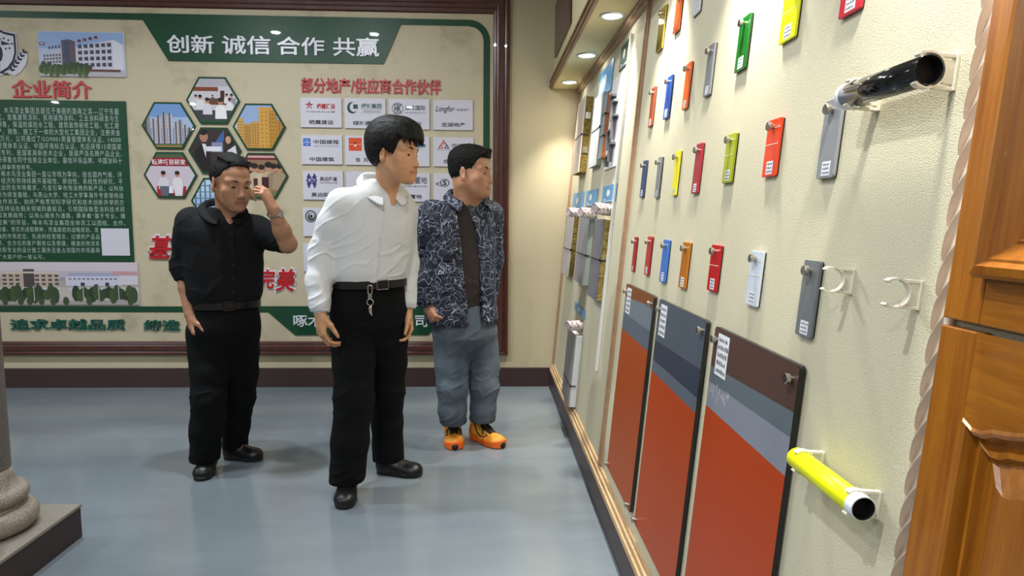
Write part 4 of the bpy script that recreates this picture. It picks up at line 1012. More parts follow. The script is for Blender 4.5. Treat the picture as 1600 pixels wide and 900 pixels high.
def ridge(P, f, seed=0): return (1-np.abs(2*vnoise(P, f, seed)-1))**2
def facing(phi): a = math.radians(phi); return V3(math.sin(a), -math.cos(a), 0), V3(math.cos(a), math.sin(a), 0)   # forward, to his left
UP = V3(0, 0, 1)

def frame_of(phi, tilt=0, roll=0):
    f, l = facing(phi); t, r = math.radians(tilt), math.radians(roll)
    F = math.cos(t)*f-math.sin(t)*UP; U = math.sin(t)*f+math.cos(t)*UP
    L = math.cos(r)*l+math.sin(r)*U; U = np.cross(F, L); return np.stack([F, L, U], 1)     # columns forward, left, up

def head_shape(vol, c, R, s, jaw=1.0, cheek=1.0, nose=1.0):
    H = lambda f, l, u: c+R@(np.array([f, l, u])*s)
    E = lambda f, l, u, r, k=0, rot=None: vol.add(ell(H(f, l, u), np.array(r)*s, R if rot is None else R@rot), k*s)
    E(-.016, 0, .042, (.098, .076, .082)); E(-.035, 0, .02, (.078, .072, .08), .02)
    E(.03, 0, .035, (.062, .06, .075), .02)                                   # forehead
    E(.026, 0, -.03, (.062, .058*cheek, .085), .03)                           # face
    for q in (1, -1):
        vol.add(cone(H(-.002, q*.050*jaw, -.052), H(.066, q*.018*jaw, -.098), .020*s*jaw, .018*s), .035*s)      # jaw
        E(.058, q*.043, -.026, (.024, .026*cheek, .022), .025)               # cheekbone
        E(.066, q*.028, -.058, (.020, .022*cheek, .030), .035)
        vol.add(cone(H(.085, q*.012, .024), H(.068, q*.05, .022), .009*s, .010*s), .016*s)                # brow
    E(.084, 0, -.101, (.018, .024, .017), .022)                               # chin
    E(.080, 0, -.067, (.017, .028, .022), .03)                                # muzzle
    for q in (1, -1): vol.cut(ell(H(.1, q*.031, -.001), np.array((.019, .017, .011))*s, R), .014*s)
    for q in (1, -1): E(.0735, q*.031, -.001, (.0165, .0175, .0125), .004)    # lids
    for q in (1, -1): vol.cut(ell(H(.092, q*.031, -.0015), np.array((.012, .0125, .0036))*s, R), .002*s)  # opening
    vol.add(cone(H(.086, 0, .016), H(.107*nose, 0, -.034), .0075*s, .0100*s), .016*s)                     # nose
    E(.106*nose, 0, -.040, (.0120, .0115, .0090), .010)
    for q in (1, -1): E(.098, q*.0135, -.043, (.012, .0075, .0085), .007)
    for q in (1, -1): vol.cut(ell(H(.105, q*.0075, -.0515), np.array((.006, .0035, .004))*s, R), .003*s)
    for pts, r in ((((.0975, .0, -.0660), (.084, .023, -.0705)), (.0062, .003)), (((.0965, 0, -.0790), (.083, .021, -.0735)), (.0075, .003))):
        for q in (1, -1): vol.add(cone(H(*pts[0]), H(pts[1][0], q*pts[1][1], pts[1][2]), r[0]*s, r[1]*s), .005*s)
    vol.cut(cone(H(.106, -.018, -.0722), H(.106, .018, -.0722), .0038*s, .0038*s), .004*s)
    for q in (1, -1):                                                         # ears
        rot = np.array(Matrix.Rotation(q*math.radians(22), 3, 'Z')) @ np.array(Matrix.Rotation(math.radians(-10), 3, 'Y'))
        E(-.012, q*.079, -.008, (.019, .007, .033), .006, rot)
        vol.cut(ell(H(-.008, q*.087, -.006), np.array((.010, .0055, .020))*s, R@rot), .005*s)
        E(-.006, q*.077, -.034, (.010, .008, .011), .008)
    return H
def lip_mask(H, s):
    def fn(P):
        d = np.minimum.reduce([np.linalg.norm((P-H(.0965, x, -.0725-.000))*[1, 1, 1.0], axis=1) for x in np.linspace(-.02, .02, 9)])
        return np.clip(1.6-d/(.0095*s), 0, 1)
    return fn
def eyes_and_brows(t, c, R, s, org, brow='#1a1412'):
    H = lambda f, l, u: c+R@(np.array([f, l, u])*s)
    if 'eye_print' not in MATS: mat('eye_print', '#ffffff', .12, attr=True, coat=.5); mat('hair_brow', '#15110f', .7)
    for q in (1, -1):
        b = MB(); o = H(.0715, q*.031, -.0015); r = .0165*s
        for i in range(10):
            for j in range(20):
                pts = []
                for ii, jj in ((i, j), (i+1, j), (i+1, j+1), (i, j+1)):
                    th, ph = math.pi*.5*ii/10, 2*math.pi*jj/20
                    pts.append(o+R@(r*np.array([math.cos(th), math.sin(th)*math.cos(ph), math.sin(th)*math.sin(ph)]))-org)
                b.face(pts, lin('#0c0807') if i < 2 else lin('#2c1a10') if i < 4 else lin('#c9c2ba'))
        b.build('eye', MATS['eye_print'], t, smooth=True)
        v = Vol(H(.08, q*.033, .03)-.05*s, H(.08, q*.033, .03)+.05*s, .0024)
        pts = [(.0945, .013, .021, .0034), (.092, .026, .0265, .0042), (.081, .041, .0265, .0036), (.069, .052, .021, .002)]
        for a, d in zip(pts, pts[1:]): v.add(cone(H(a[0], q*a[1], a[2]), H(d[0], q*d[1], d[2]), a[3]*s, d[3]*s), .003)
        v.build('eyebrow', MATS['hair_brow'], t, org, disp=lambda P, N: .0008*(vnoise(P, 700, 3)-.5))
def hand_shape(vol, w, d, n, th, curl=(25, 35, 25), s=1.0, spread=1.0, thumb=(.75, .55, .35), curls=None):
    """w wrist, d along the hand, n where the palm looks, th towards the thumb"""
    d = nrm(d); th = nrm(np.asarray(th)-d*(np.asarray(th)@d)); n = nrm(np.asarray(n)-d*(np.asarray(n)@d)-th*(np.asarray(n)@th))
    base = [(.088, .031), (.093, .0105), (.088, -.0105), (.079, -.030)]
    segs = [(.041, .026, .021), (.046, .029, .022), (.043, .027, .021), (.033, .021, .019)]
    K = [w+(d*a+th*o)*s for a, o in base]
    for i, kx in enumerate(K):
        vol.add(cone(w+th*(.014-.0095*i)*s, kx, .0175*s, .0115*s), .014*s)
    vol.add(cone(w+d*.03*s-n*.0-th*.0, w+d*.062*s, .019*s, .016*s), .014*s)
    lo, hi = w-.24, w+.24; F = Vol(np.maximum(vol.lo, lo), hi, vol.h)
    F.lo = vol.lo+np.round((F.lo-vol.lo)/vol.h)*vol.h
    for i, kx in enumerate(K):
        cu = curls[i] if curls else curl; a = 0; p = kx; dd = nrm(d+th*(.06, .015, -.03, -.09)[i]*spread)
        rr = [(.0098, .009), (.009, .008), (.008, .0066)] if i < 3 else [(.0086, .0078), (.0078, .007), (.007, .006)]
        for L_, c_, (r0, r1) in zip(segs[i], cu, rr):
            a += math.radians(c_); q = p+(math.cos(a)*dd+math.sin(a)*n)*L_*s; F.add(cone(p, q, r0*s, r1*s), .001); p = q
    tb = w+(d*.022+th*.024+n*.010)*s; k1 = tb+nrm(d*thumb[0]+th*thumb[1]+n*thumb[2])*.044*s; k2 = k1+nrm(d*(thumb[0]+.25)+th*(thumb[1]-.25)+n*(thumb[2]+.1))*.032*s; k3 = k2+nrm(d*(thumb[0]+.35)+th*(thumb[1]-.4)+n*(thumb[2]+.2))*.025*s
    vol.add(cone(tb, k1, .0165*s, .0125*s), .014*s)
    F.add(cone(k1, k2, .0115*s, .0098*s), .002); F.add(cone(k2, k3, .0098*s, .0075*s), .002)
    i0 = np.round((F.lo-vol.lo)/vol.h).astype(int); sl = tuple(slice(max(i0[i], 0), min(i0[i]+F.n[i], vol.n[i])) for i in range(3)); fs = tuple(slice(0, sl[i].stop-sl[i].start) for i in range(3))
    vol.f[sl] = smin(vol.f[sl], F.f[fs], .006*s)

def skin(name, col, col2, lips='#96594a'):
    m = mat(name, col, .48, var=(28, (.35, .7)), col2=col2, bump=(500, .08, .001), sss=.12)
    nt = m.node_tree; b = nt.nodes['Principled BSDF']; src = b.inputs['Base Color'].links[0].from_socket
    a = nt.nodes.new('ShaderNodeAttribute'); a.attribute_name = 'lip'; x = nt.nodes.new('ShaderNodeMix'); x.data_type = 'RGBA'
    nt.links.new(a.outputs['Fac'], x.inputs['Factor']); nt.links.new(src, x.inputs['A']); x.inputs['B'].default_value = (*lin(lips), 1); nt.links.new(x.outputs['Result'], b.inputs['Base Color'])
    return m
def hair_cap(t, c, R, s, org, hairline, grow, m, name='hair', h=.0034, disp=None, extra=(), jit=.001):
    """hairline(f, l, u) > 0 where hair grows; grow(f, l, u) its length there"""
    H = lambda f, l, u: c+R@(np.array([f, l, u])*s)
    v = Vol(c-.21*s, c+.21*s, h); sl, X, Y, Z = v.reg(v.lo, v.lo+v.n*h, 0)
    p = [X-c[0], Y-c[1], Z-c[2]]; f, l, u = [(p[0]*R[0, i]+p[1]*R[1, i]+p[2]*R[2, i])/s for i in range(3)]
    def e(c0, r):
        q = [f-c0[0], l-c0[1], u-c0[2]]; k0 = np.sqrt(sum((q[i]/r[i])**2 for i in range(3))); k1 = np.sqrt(sum((q[i]/r[i]**2)**2 for i in range(3))); return k0*(k0-1)/np.maximum(k1, 1e-6)
    d = smin(e((-.016, 0, .042), (.098, .076, .082)), e((-.035, 0, .02), (.078, .072, .08)), .02); d = smin(d, e((.03, 0, .035), (.062, .06, .075)), .02)
    d = (d-grow(f, l, u))*s
    k = -(hairline(f, l, u)+jit*(np.sin(l*310+f*90)+.9*np.sin(l*170-f*240+1.3)))*s
    v.f[sl] = -smin(-d, -k, .008)
    for p_ in extra: v.add(p_(H), .006)
    return v.build(name, m, t, org, disp=disp or (lambda P, N: .003*(vnoise((P-c)@R, (25, 110, 25), 5)-.5)+.0018*(ridge((P-c)@R, (40, 190, 40), 7)-.5)))

def shoe(t, heel, toe, m_up, m_sole, org, w=.047, hgt=.085, name='shoe', style='slip'):
    """heel and toe are points on the floor"""
    heel, toe = np.array([*heel, 0.]), np.array([*toe, 0.]); d = nrm(toe-heel); L = np.linalg.norm(toe-heel); sd = np.cross(UP, d)
    P = lambda q, z, x=0: heel+d*(q*L)+sd*x+UP*z
    v = Vol(np.minimum(heel, toe)-.08, np.maximum(heel, toe)+[.08, .08, hgt+.08], .0032)
    v.add(ell(P(.13, .045), (.13*L, w*.78, .05), np.stack([d, sd, UP], 1))); v.add(ell(P(.35, .04), (.3*L, w*.85, .048), np.stack([d, sd, UP], 1)), .03)
    v.add(ell(P(.66, .03), (.31*L, w, .036), np.stack([d, sd, UP], 1)), .035); v.add(ell(P(.83, .026), (.165*L, w*.86, .030), np.stack([d, sd, UP], 1)), .03)
    v.add(cone(P(.17, .05), P(.15, hgt), w*.72, w*.72), .03); v.add(cone(P(.3, .062), P(.22, hgt), w*.62, w*.6), .035)
    v.cut(half(-UP, -.014)) if False else None
    g = v.reg(v.lo, v.lo+v.n*v.h, 0); v.f[g[0]] = np.maximum(v.f[g[0]], .016-g[3]); v.f[g[0]] = np.maximum(v.f[g[0]], g[3]-hgt-.01)
    vu = v
    up = v.build(name, m_up, t, org, disp=lambda P_, N: .0012*(vnoise(P_, (40, 40, 60), 2)-.5))
    v = Vol(np.minimum(heel, toe)-.08, np.maximum(heel, toe)+[.08, .08, .06], .0032); sh = .038 if style == 'runner' else .022
    def fp(X, Y, Z):
        q = (X-heel[0])*d[0]+(Y-heel[1])*d[1]; x = (X-heel[0])*sd[0]+(Y-heel[1])*sd[1]
        qq = np.clip(q/L, .16, .82); ww = (1.1 if style == 'runner' else 1)*np.interp(qq.ravel(), [.16, .35, .45, .66, .82], [w*.80, w*.78, w*.82, w*1.04, w*.9]).reshape(qq.shape)
        dd = np.sqrt((q-qq*L)**2+x**2)-ww
        top = sh+(.012*np.clip((q/L-.7)/.3, 0, 1)**2 if style == 'runner' else 0)
        return -smin(-dd, -np.maximum(Z-top, .001-Z), .008)
    v.add((fp, np.minimum(heel, toe)-.07, np.maximum(heel, toe)+[.07, .07, .06])); so = v.build('sole', m_sole, up, (0, 0, 0) if False else org)
    so.parent = up
    up_v = vu
    return up, (lambda q, z, x=0: surface_hit(up_v, P(q, .2, x), UP)+UP*z), d, sd, P

# ------------------------------------------------------------------ cloth and hair materials
mat('hair_black', '#0a0807', .6, spec=.25, bump=(150, .35, .003), stretch=(1, 1, .25))
mat('hair_short', '#0f0d0c', .75, spec=.2, bump=(350, .4, .002))
mat('shirt_white', '#d6d8db', .75, bump=(900, .12, .0008), sheen=.1)
mat('cloth_black', '#0b0c0f', .85, spec=.25, bump=(900, .15, .0008))
mat('trouser_black', '#08090b', .9, spec=.2, bump=(1100, .15, .0008))
mat('leather_black', '#0b0b0d', .38, bump=(160, .12, .002))
mat('rubber_black', '#0b0b0b', .6)
mat('tee_brown', '#2c2221', .85, bump=(900, .15, .0008))
mat('jeans', '#3f4b59', .85, bump=(800, .25, .001), var=(5.5, (.35, .75), .5), col2='#6d7881', stretch=(1, 1, .45))
mat('runner_orange', '#ef6a12', .5)
mat('runner_yellow', '#e8a63a', .6, var=(18, (.45, .62)), col2='#d9791f')
mat('lace_black', '#141414', .7)
mat('button_pale', '#c9c6c0', .3)
def doodle_cloth():
    m = mat('jacket_print', '#10162c', .7, bump=(900, .12, .0008)); nt = m.node_tree; N = nt.nodes; L = nt.links; b = N['Principled BSDF']
    tc = N.new('ShaderNodeTexCoord'); parts = []
    wn = N.new('ShaderNodeTexNoise'); wn.inputs['Scale'].default_value = 9; L.new(tc.outputs['Object'], wn.inputs['Vector'])
    ad = N.new('ShaderNodeMixRGB'); ad.blend_type = 'ADD'; ad.inputs[0].default_value = .09; L.new(tc.outputs['Object'], ad.inputs[1]); L.new(wn.outputs['Color'], ad.inputs[2])
    def lines(src, lo, hi):
        a = N.new('ShaderNodeMath'); a.operation = 'SUBTRACT'; L.new(src, a.inputs[0]); a.inputs[1].default_value = lo
        c = N.new('ShaderNodeMath'); c.operation = 'ABSOLUTE'; L.new(a.outputs[0], c.inputs[0])
        d = N.new('ShaderNodeMath'); d.operation = 'LESS_THAN'; L.new(c.outputs[0], d.inputs[0]); d.inputs[1].default_value = hi; return d.outputs[0]
    for sc, lo, hi, det in ((19, .5, .0085, 0), (25, .43, .0085, 0), (17, .57, .007, 0)):
        n = N.new('ShaderNodeTexNoise'); n.inputs['Scale'].default_value = sc; n.inputs['Detail'].default_value = det; n.inputs['Distortion'].default_value = .5
        L.new(ad.outputs[0], n.inputs['Vector']); parts.append(lines(n.outputs['Fac'], lo, hi))
    s = parts[0]
    for q in parts[1:]:
        x = N.new('ShaderNodeMath'); x.operation = 'MAXIMUM'; L.new(s, x.inputs[0]); L.new(q, x.inputs[1]); s = x.outputs[0]
    mx = N.new('ShaderNodeMixRGB'); L.new(s, mx.inputs[0]); mx.inputs[1].default_value = (*lin('#10162b'), 1); mx.inputs[2].default_value = (*lin('#a9b2c4'), 1); L.new(mx.outputs[0], b.inputs['Base Color'])
    return m
doodle_cloth(); mat('jacket_navy', '#0c1120', .8)
def folds(joints, amp=.006, base=.0035, f=(9, 9, 17), seed=1):
    """creases that gather round the joints"""
    J = [(np.asarray(p, float), r) for p, r in joints]
    def fn(P, N):
        w = np.zeros(len(P))
        for p, r in J: w = np.maximum(w, np.exp(-((P-p)**2).sum(1)/(2*r*r)))
        Q = P+.06*np.stack([vnoise(P, 7, seed+5), vnoise(P, 7, seed+6), vnoise(P, 7, seed+7)], 1)
        Q = np.stack([Q[:, 0]+.45*Q[:, 2], Q[:, 1], Q[:, 2]-.5*Q[:, 0]], 1)
        r = np.clip(ridge(Q, f, seed+3)-.5, 0, 1)/.5
        return base*(vnoise(P, 5, seed)-.5)*2-amp*w*r-base*.8*np.clip(ridge(P, (f[0]*1.1, f[1]*1.1, 2.2), seed+9)-.5, 0, 1)
    return fn

def person(name_label, org): return thing('person', name_label, 'person', Matrix.Translation(tuple(org)))

# ------------------------------------------------------------------ man in the white shirt
def man_white():
    org = V3(-.55, 3.07, 0); t = person('man in a white shirt, black trousers and slip-on shoes standing in the middle', org)
    phi = 35; f, l = facing(phi); yaw = math.radians(phi)
    A = lambda *q: np.array(q[0] if len(q) == 1 else q)
    hc = A((-0.4045, 2.99, 1.5783)); R = frame_of(66, 6, -2); s = 1.06
    shR, elR, wrR = A((-0.6367, 2.99, 1.3566)), A((-0.7317, 3, 1.1358)), A((-0.7346, 2.93, 0.8781))
    shL, elL, wrL = A((-0.4055, 3.2, 1.3263)), A((-0.3889, 3.22, 1.0729)), A((-0.3788, 3.17, 0.8599))
    nk = A((-0.4636, 3.07, 1.4352))
    # body
    v = Vol(V3(-1.0, 2.55, .68), V3(-.1, 3.55, 1.83), .0036)
    H = head_shape(v, hc, R, s, .95, .95)
    v.add(cone(H(-.03, 0, -.06), nk-UP*.05, .050, .050), .025); v.add(cone(H(.005, 0, -.085), nk-UP*.06, .036, .042), .02)
    v.add(loft([(A((-0.5458, 3.1, 0.9663)), .13, .085), (A((-0.5214, 3.08, 1.1771)), .145, .09), (A((-0.5, 3.07, 1.3244)), .15, .085), (A((-0.4728, 3.07, 1.3945)), .08, .055)], yaw), .02)
    v.add(cone(nk-UP*.03, nk+f*.045-UP*.075, .05, .045), .03)
    for S_, E_, W_ in ((shR, elR, wrR), (shL, elL, wrL)): chain(v, [(S_, .048), (E_, .038), (W_, .026)], .02)
    hand_shape(v, wrR-UP*.01, -UP*1+f*.16, l*.9+f*.2, f, (30, 38, 26), 1.02)
    hand_shape(v, wrL-UP*.01, -UP*1+f*.1, -l, f, (28, 35, 25), 1.0)
    v.build('body', skin('skin_light', '#c08c64', '#cc9a74', '#a8624e'), t, org, attr={'lip': lip_mask(H, s)})
    eyes_and_brows(t, hc, R, s, org)
    # hair: thick mop with a fringe
    hl = lambda f_, l_, u: np.where(f_ > .045, u-.05+.25*np.maximum(np.abs(l_)-.02, 0)*0, np.where(f_ > -.015, np.minimum(u-(.012-1.1*np.minimum(0, .03-f_)), 9), u+.035+np.clip((-.015-f_)*.9, 0, .04)))
    hair_cap(t, hc, R, s, org, lambda f_, l_, u: u-np.interp(f_.ravel(), [-.12, -.06, -.03, -.012, .0, .03, .045, .055, .07, .1], [-.055, -.06, -.045, .012, .012, -.005, .024, .060, .064, .060]).reshape(f_.shape), lambda f_, l_, u: .019+.016*np.clip((u-.02)/.1, 0, 1)+.004*np.clip(f_/.08, 0, 1), MATS['hair_black'], jit=.0035,
             extra=[lambda H, q=q: cone(H(.076, q, .090), H(.106-abs(q)*.35, q*1.25-.010*math.sin(q*90), .046+.012*math.sin(q*260+1)), .013*s, .0035*s) for q in (-.055, -.044, -.033, -.022, -.011, .0, .011, .022, .033, .044, .055)])
    # shirt
    v = Vol(V3(-1.05, 2.6, .83), V3(-.1, 3.6, 1.56), .004)
    v.add(loft([(A((-0.5426, 3.1, 0.9783)), .158, .118), (A((-0.5478, 3.1, 1.0326)), .186, .138), (A((-0.5327, 3.09, 1.1291)), .188, .128), (A((-0.5113, 3.08, 1.2657)), .192, .122), (A((-0.5033, 3.075, 1.3594)), .186, .113), (A((-0.4931, 3.07, 1.406)), .150, .092), (A((-0.4809, 3.07, 1.4438)), .102, .072), (A((-0.4747, 3.07, 1.4699)), .075, .07)], yaw))
    for S_ in (shR, shL): v.add(cone(nk-UP*.07, S_-UP*.012, .055, .066), .05)
    chain(v, [(shR, .068), (A((-0.681, 2.99, 1.2654)), .067), (elR, .060), (A((-0.7471, 2.97, 1.0083)), .053), (wrR+UP*.035, .046)], .03)
    chain(v, [(shL, .07), (elL, .060), (wrL+UP*.035, .046)], .03)
    v.keep(half(-UP, -.868), 0)
    v.cut(cone(nk+f*.02+UP*.045, nk+f*.098-UP*.062, .055, .008), .008)
    jn = [(elR, .09), (A((-0.5424, 3.1, 0.9964)), .14), (shR-UP*.08, .07), (wrR+UP*.06, .05), (A((-0.4094, 3.05, 1.0906)), .08)]
    v.build('shirt', MATS['shirt_white'], t, org, disp=folds(jn, .007, .002, (9, 9, 20), 2))
    for W_ in (wrR, wrL):
        u = MB(); e_ = elR if W_ is wrR else elL; ax = nrm(e_-W_)
        rr = np.linspace(0, 1, 8); u.tube([W_+ax*.0-org, W_+ax*.004-org, W_+ax*.055-org, W_+ax*.06-org], [.042, .0435, .0475, .046], 28); u.build('cuff', MATS['shirt_white'], t, smooth=True)
    collar(t, org, A((-0.4792, 3.06, 1.4548)), f, l, MATS['shirt_white'], spread=.95, r=.077, h=.05, back=.062, drop=.115)
    placket(t, org, [A((-0.4086, 2.9, 1.3456)), A((-0.4237, 2.9, 1.2403)), A((-0.4362, 2.9, 1.1287)), A((-0.4403, 2.9, 1.0276))], f, l, v, MATS['shirt_white'], 5)
    patch(t, org, v, A((-0.3783, 3, 1.2214)), f, l, .105, .125, MATS['shirt_white'], 'chest_pocket', .005)
    # trousers
    v = Vol(V3(-1.0, 2.6, .03), V3(-.1, 3.6, 1.03), .004)
    v.add(loft([(A((-0.5452, 3.1, 1.0025)), .163, .115), (A((-0.548, 3.11, 0.9348)), .176, .125), (A((-0.5511, 3.12, 0.8481)), .186, .136), (A((-0.5492, 3.12, 0.7744)), .165, .115), (A((-0.5503, 3.12, 0.7065)), .10, .07)], yaw, rnd_=.01))
    chain(v, [(A((-0.6219, 3.08, 0.8175)), .092), (A((-0.6245, 3.07, 0.7282)), .096), (A((-0.6135, 3.05, 0.6258)), .093), (A((-0.6104, 3.02, 0.4659)), .088), (A((-0.6279, 3, 0.2581)), .083), (A((-0.65, 3, 0.0262)), .080)], .03)
    chain(v, [(A((-0.4762, 3.16, 0.8051)), .090), (A((-0.4758, 3.17, 0.7095)), .094), (A((-0.4755, 3.2, 0.5925)), .086), (A((-0.4834, 3.22, 0.4426)), .079), (A((-0.4947, 3.26, 0.2667)), .075), (A((-0.4941, 3.28, 0.0313)), .080)], .03)
    sp = half(-UP, -.07); v.keep(sp, 0)
    jn = [(A((-0.6064, 3, 0.4714)), .10), (A((-0.4806, 3.2, 0.4318)), .09), (A((-0.638, 2.95, 0.1086)), .07), (A((-0.4886, 3.25, 0.12)), .07), (A((-0.5222, 3, 0.8005)), .1)]
    v.build('trousers', MATS['trouser_black'], t, org, disp=folds(jn, .007, .002, (9, 9, 20), 4))
    belt(t, org, A((-0.5424, 3.1, 0.9934)), .171, .124, yaw, .036, 10, MATS['leather_black'], 'chrome')
    for hp, tp in (((-.655, 3.075), (-0.6254, 2.8388)), ((-0.5489, 3.2745), (-0.319, 3.2194))):
        shoe(t, hp, tp, MATS['leather_black'], MATS['rubber_black'], org, .050, .10)

def ring_pts(c, a, b, yaw, n=48, e=2.3):
    cy, sy = math.cos(yaw), math.sin(yaw); out = []
    for i in range(n):
        q = 2*math.pi*i/n; u = a*math.copysign(abs(math.cos(q))**(2/e), math.cos(q)); w = b*math.copysign(abs(math.sin(q))**(2/e), math.sin(q))
        out.append(np.array([c[0]+u*cy-w*sy, c[1]+u*sy+w*cy, c[2]]))
    return out
def belt(t, org, c, a, b, yaw, hgt, off, m, buckle, hook=True):
    """band round the waist with a framed buckle on the front; off shifts the buckle sideways in degrees"""
    k = MB(); P0 = ring_pts(c-org, a, b, yaw); P1 = ring_pts(c-org, a+.006, b+.006, yaw); z = np.array([0, 0, hgt/2]); n = len(P0)
    for i in range(n):
        j = (i+1) % n
        k.face([P1[i]-z, P1[j]-z, P1[j]+z, P1[i]+z]); k.face([P0[i]+z, P1[i]+z, P1[j]+z, P0[j]+z]); k.face([P0[i]-z, P0[j]-z, P1[j]-z, P1[i]-z])
    bo = k.build('belt', m, t, smooth=False)
    f = V3(math.sin(yaw), -math.cos(yaw), 0); l = V3(math.cos(yaw), math.sin(yaw), 0); o = c-org+f*(b+.008)
    k = MB(); w, h = .027, .021
    k.tube([o+l*x+UP*y for x, y in ((-w, -h), (w, -h), (w, h), (-w, h))], .0028, 6, closed=True); k.build('buckle', MATS[buckle], bo)
    k = MB(); q = [o+l*x+UP*y-f*.001 for x, y in ((-w+.004, -h+.004), (w-.004, -h+.004), (w-.004, h-.004), (-w+.004, h-.004))]; k.face(q); k.face([p-f*.003 for p in q][::-1]); k.build('buckle_plate', MATS['gunmetal'], bo)
def collar(t, org, c, f, l, m, spread=1.0, r=.066, h=.04, back=.035, drop=.06, wrap=.9, name='collar'):
    """folded shirt collar: an outer leaf round the neck ending in two points"""
    k = MB(); n = 26; inn, out, low = [], [], []
    for i in range(n+1):
        u = -1+2*i/n; a = math.pi*u*wrap        # starts and ends at the throat
        dr = -math.cos(a)*-1
        dirv = -f*math.cos(a)+l*math.sin(a); fr = .5-.5*math.cos(a)     # 0 at the back, 1 at the throat
        fd = fr**1.5; hh = h*(.72+.28*fr)
        top = c+dirv*r+UP*(back-drop*fd)-f*.006
        bot = c+dirv*(r*1.12+.012+.012*math.sin(a)**2+.036*fr**2*spread)+UP*(back-hh-drop*fd-.055*spread*max(0, fr-.5)**1.2)
        inn.append(c+dirv*(r*.96)+UP*(back-.05-drop*fd)); out.append(top); low.append(bot)
    org = np.asarray(org)
    for i in range(n):
        k.face([out[i]-org, low[i]-org, low[i+1]-org, out[i+1]-org]); k.face([inn[i]-org, out[i]-org, out[i+1]-org, inn[i+1]-org])
    o = k.build(name, m, t, smooth=True); sdf = o.modifiers.new('thick', 'SOLIDIFY'); sdf.thickness = .003
    sb = o.modifiers.new('sub', 'SUBSURF'); sb.levels = sb.render_levels = 1
def surface_hit(v, p, d, reach=.4):
    """first point of the field's surface from p along -d (coming from outside)"""
    for i in range(int(reach/v.h)):
        q = p-d*(i*v.h); j = np.round((q-v.lo)/v.h).astype(int)
        if (j >= 0).all() and (j < v.n).all() and v.f[tuple(j)] < 0: return q
    return p
def placket(t, org, pts, f, l, v, m, nb, w=.016, name='placket'):
    P = []
    N = 24
    for i in range(N+1):
        q = i/N*(len(pts)-1); a = min(int(q), len(pts)-2); p = pts[a]*(1-(q-a))+pts[a+1]*(q-a)
        P.append(surface_hit(v, p+f*.15, f)+f*.0045)
    P = [np.mean(P[max(0, i-2):i+3], 0) for i in range(len(P))]
    k = MB()
    for a, b in zip(P, P[1:]):
        k.face([a-l*w-f*.004-org, b-l*w-f*.004-org, b-l*w*.7-org, a-l*w*.7-org]); k.face([a-l*w*.7-org, b-l*w*.7-org, b+l*w*.7-org, a+l*w*.7-org]); k.face([a+l*w*.7-org, b+l*w*.7-org, b+l*w-f*.004-org, a+l*w-f*.004-org])
    o = k.build(name, m, t, smooth=True)
    for i in range(nb):
        p = P[int((i+.4)/nb*N)]+f*.001-org; b = MB()
        b.raw([p+(l*math.cos(q)+UP*math.sin(q))*.0052+f*.0012 for q in np.linspace(0, 2*math.pi, 13)[:-1]]+[p+(l*math.cos(q)+UP*math.sin(q))*.0056 for q in np.linspace(0, 2*math.pi, 13)[:-1]], [tuple(range(12))]+[(i_, (i_+1) % 12, 12+(i_+1) % 12, 12+i_) for i_ in range(12)])
        b.build('button', MATS['button_pale'] if m is not MATS['cloth_black'] else MATS['rubber_black'], o)

def patch(t, org, v, c, f, l, w, h, m, name, lift=.003, n=9):
    """piece of cloth sewn on the front, following the garment"""
    k = MB(); G = [[surface_hit(v, c+l*w*(i/n-.5)+UP*h*(j/n-.5)+f*.12, f)+f*(lift if 0 < i < n and 0 < j < n else .0005)-org for i in range(n+1)] for j in range(n+1)]
    for j in range(n):
        for i in range(n): k.face([G[j][i], G[j][i+1], G[j+1][i+1], G[j+1][i]])
    return k.build(name, m, t, smooth=True), G

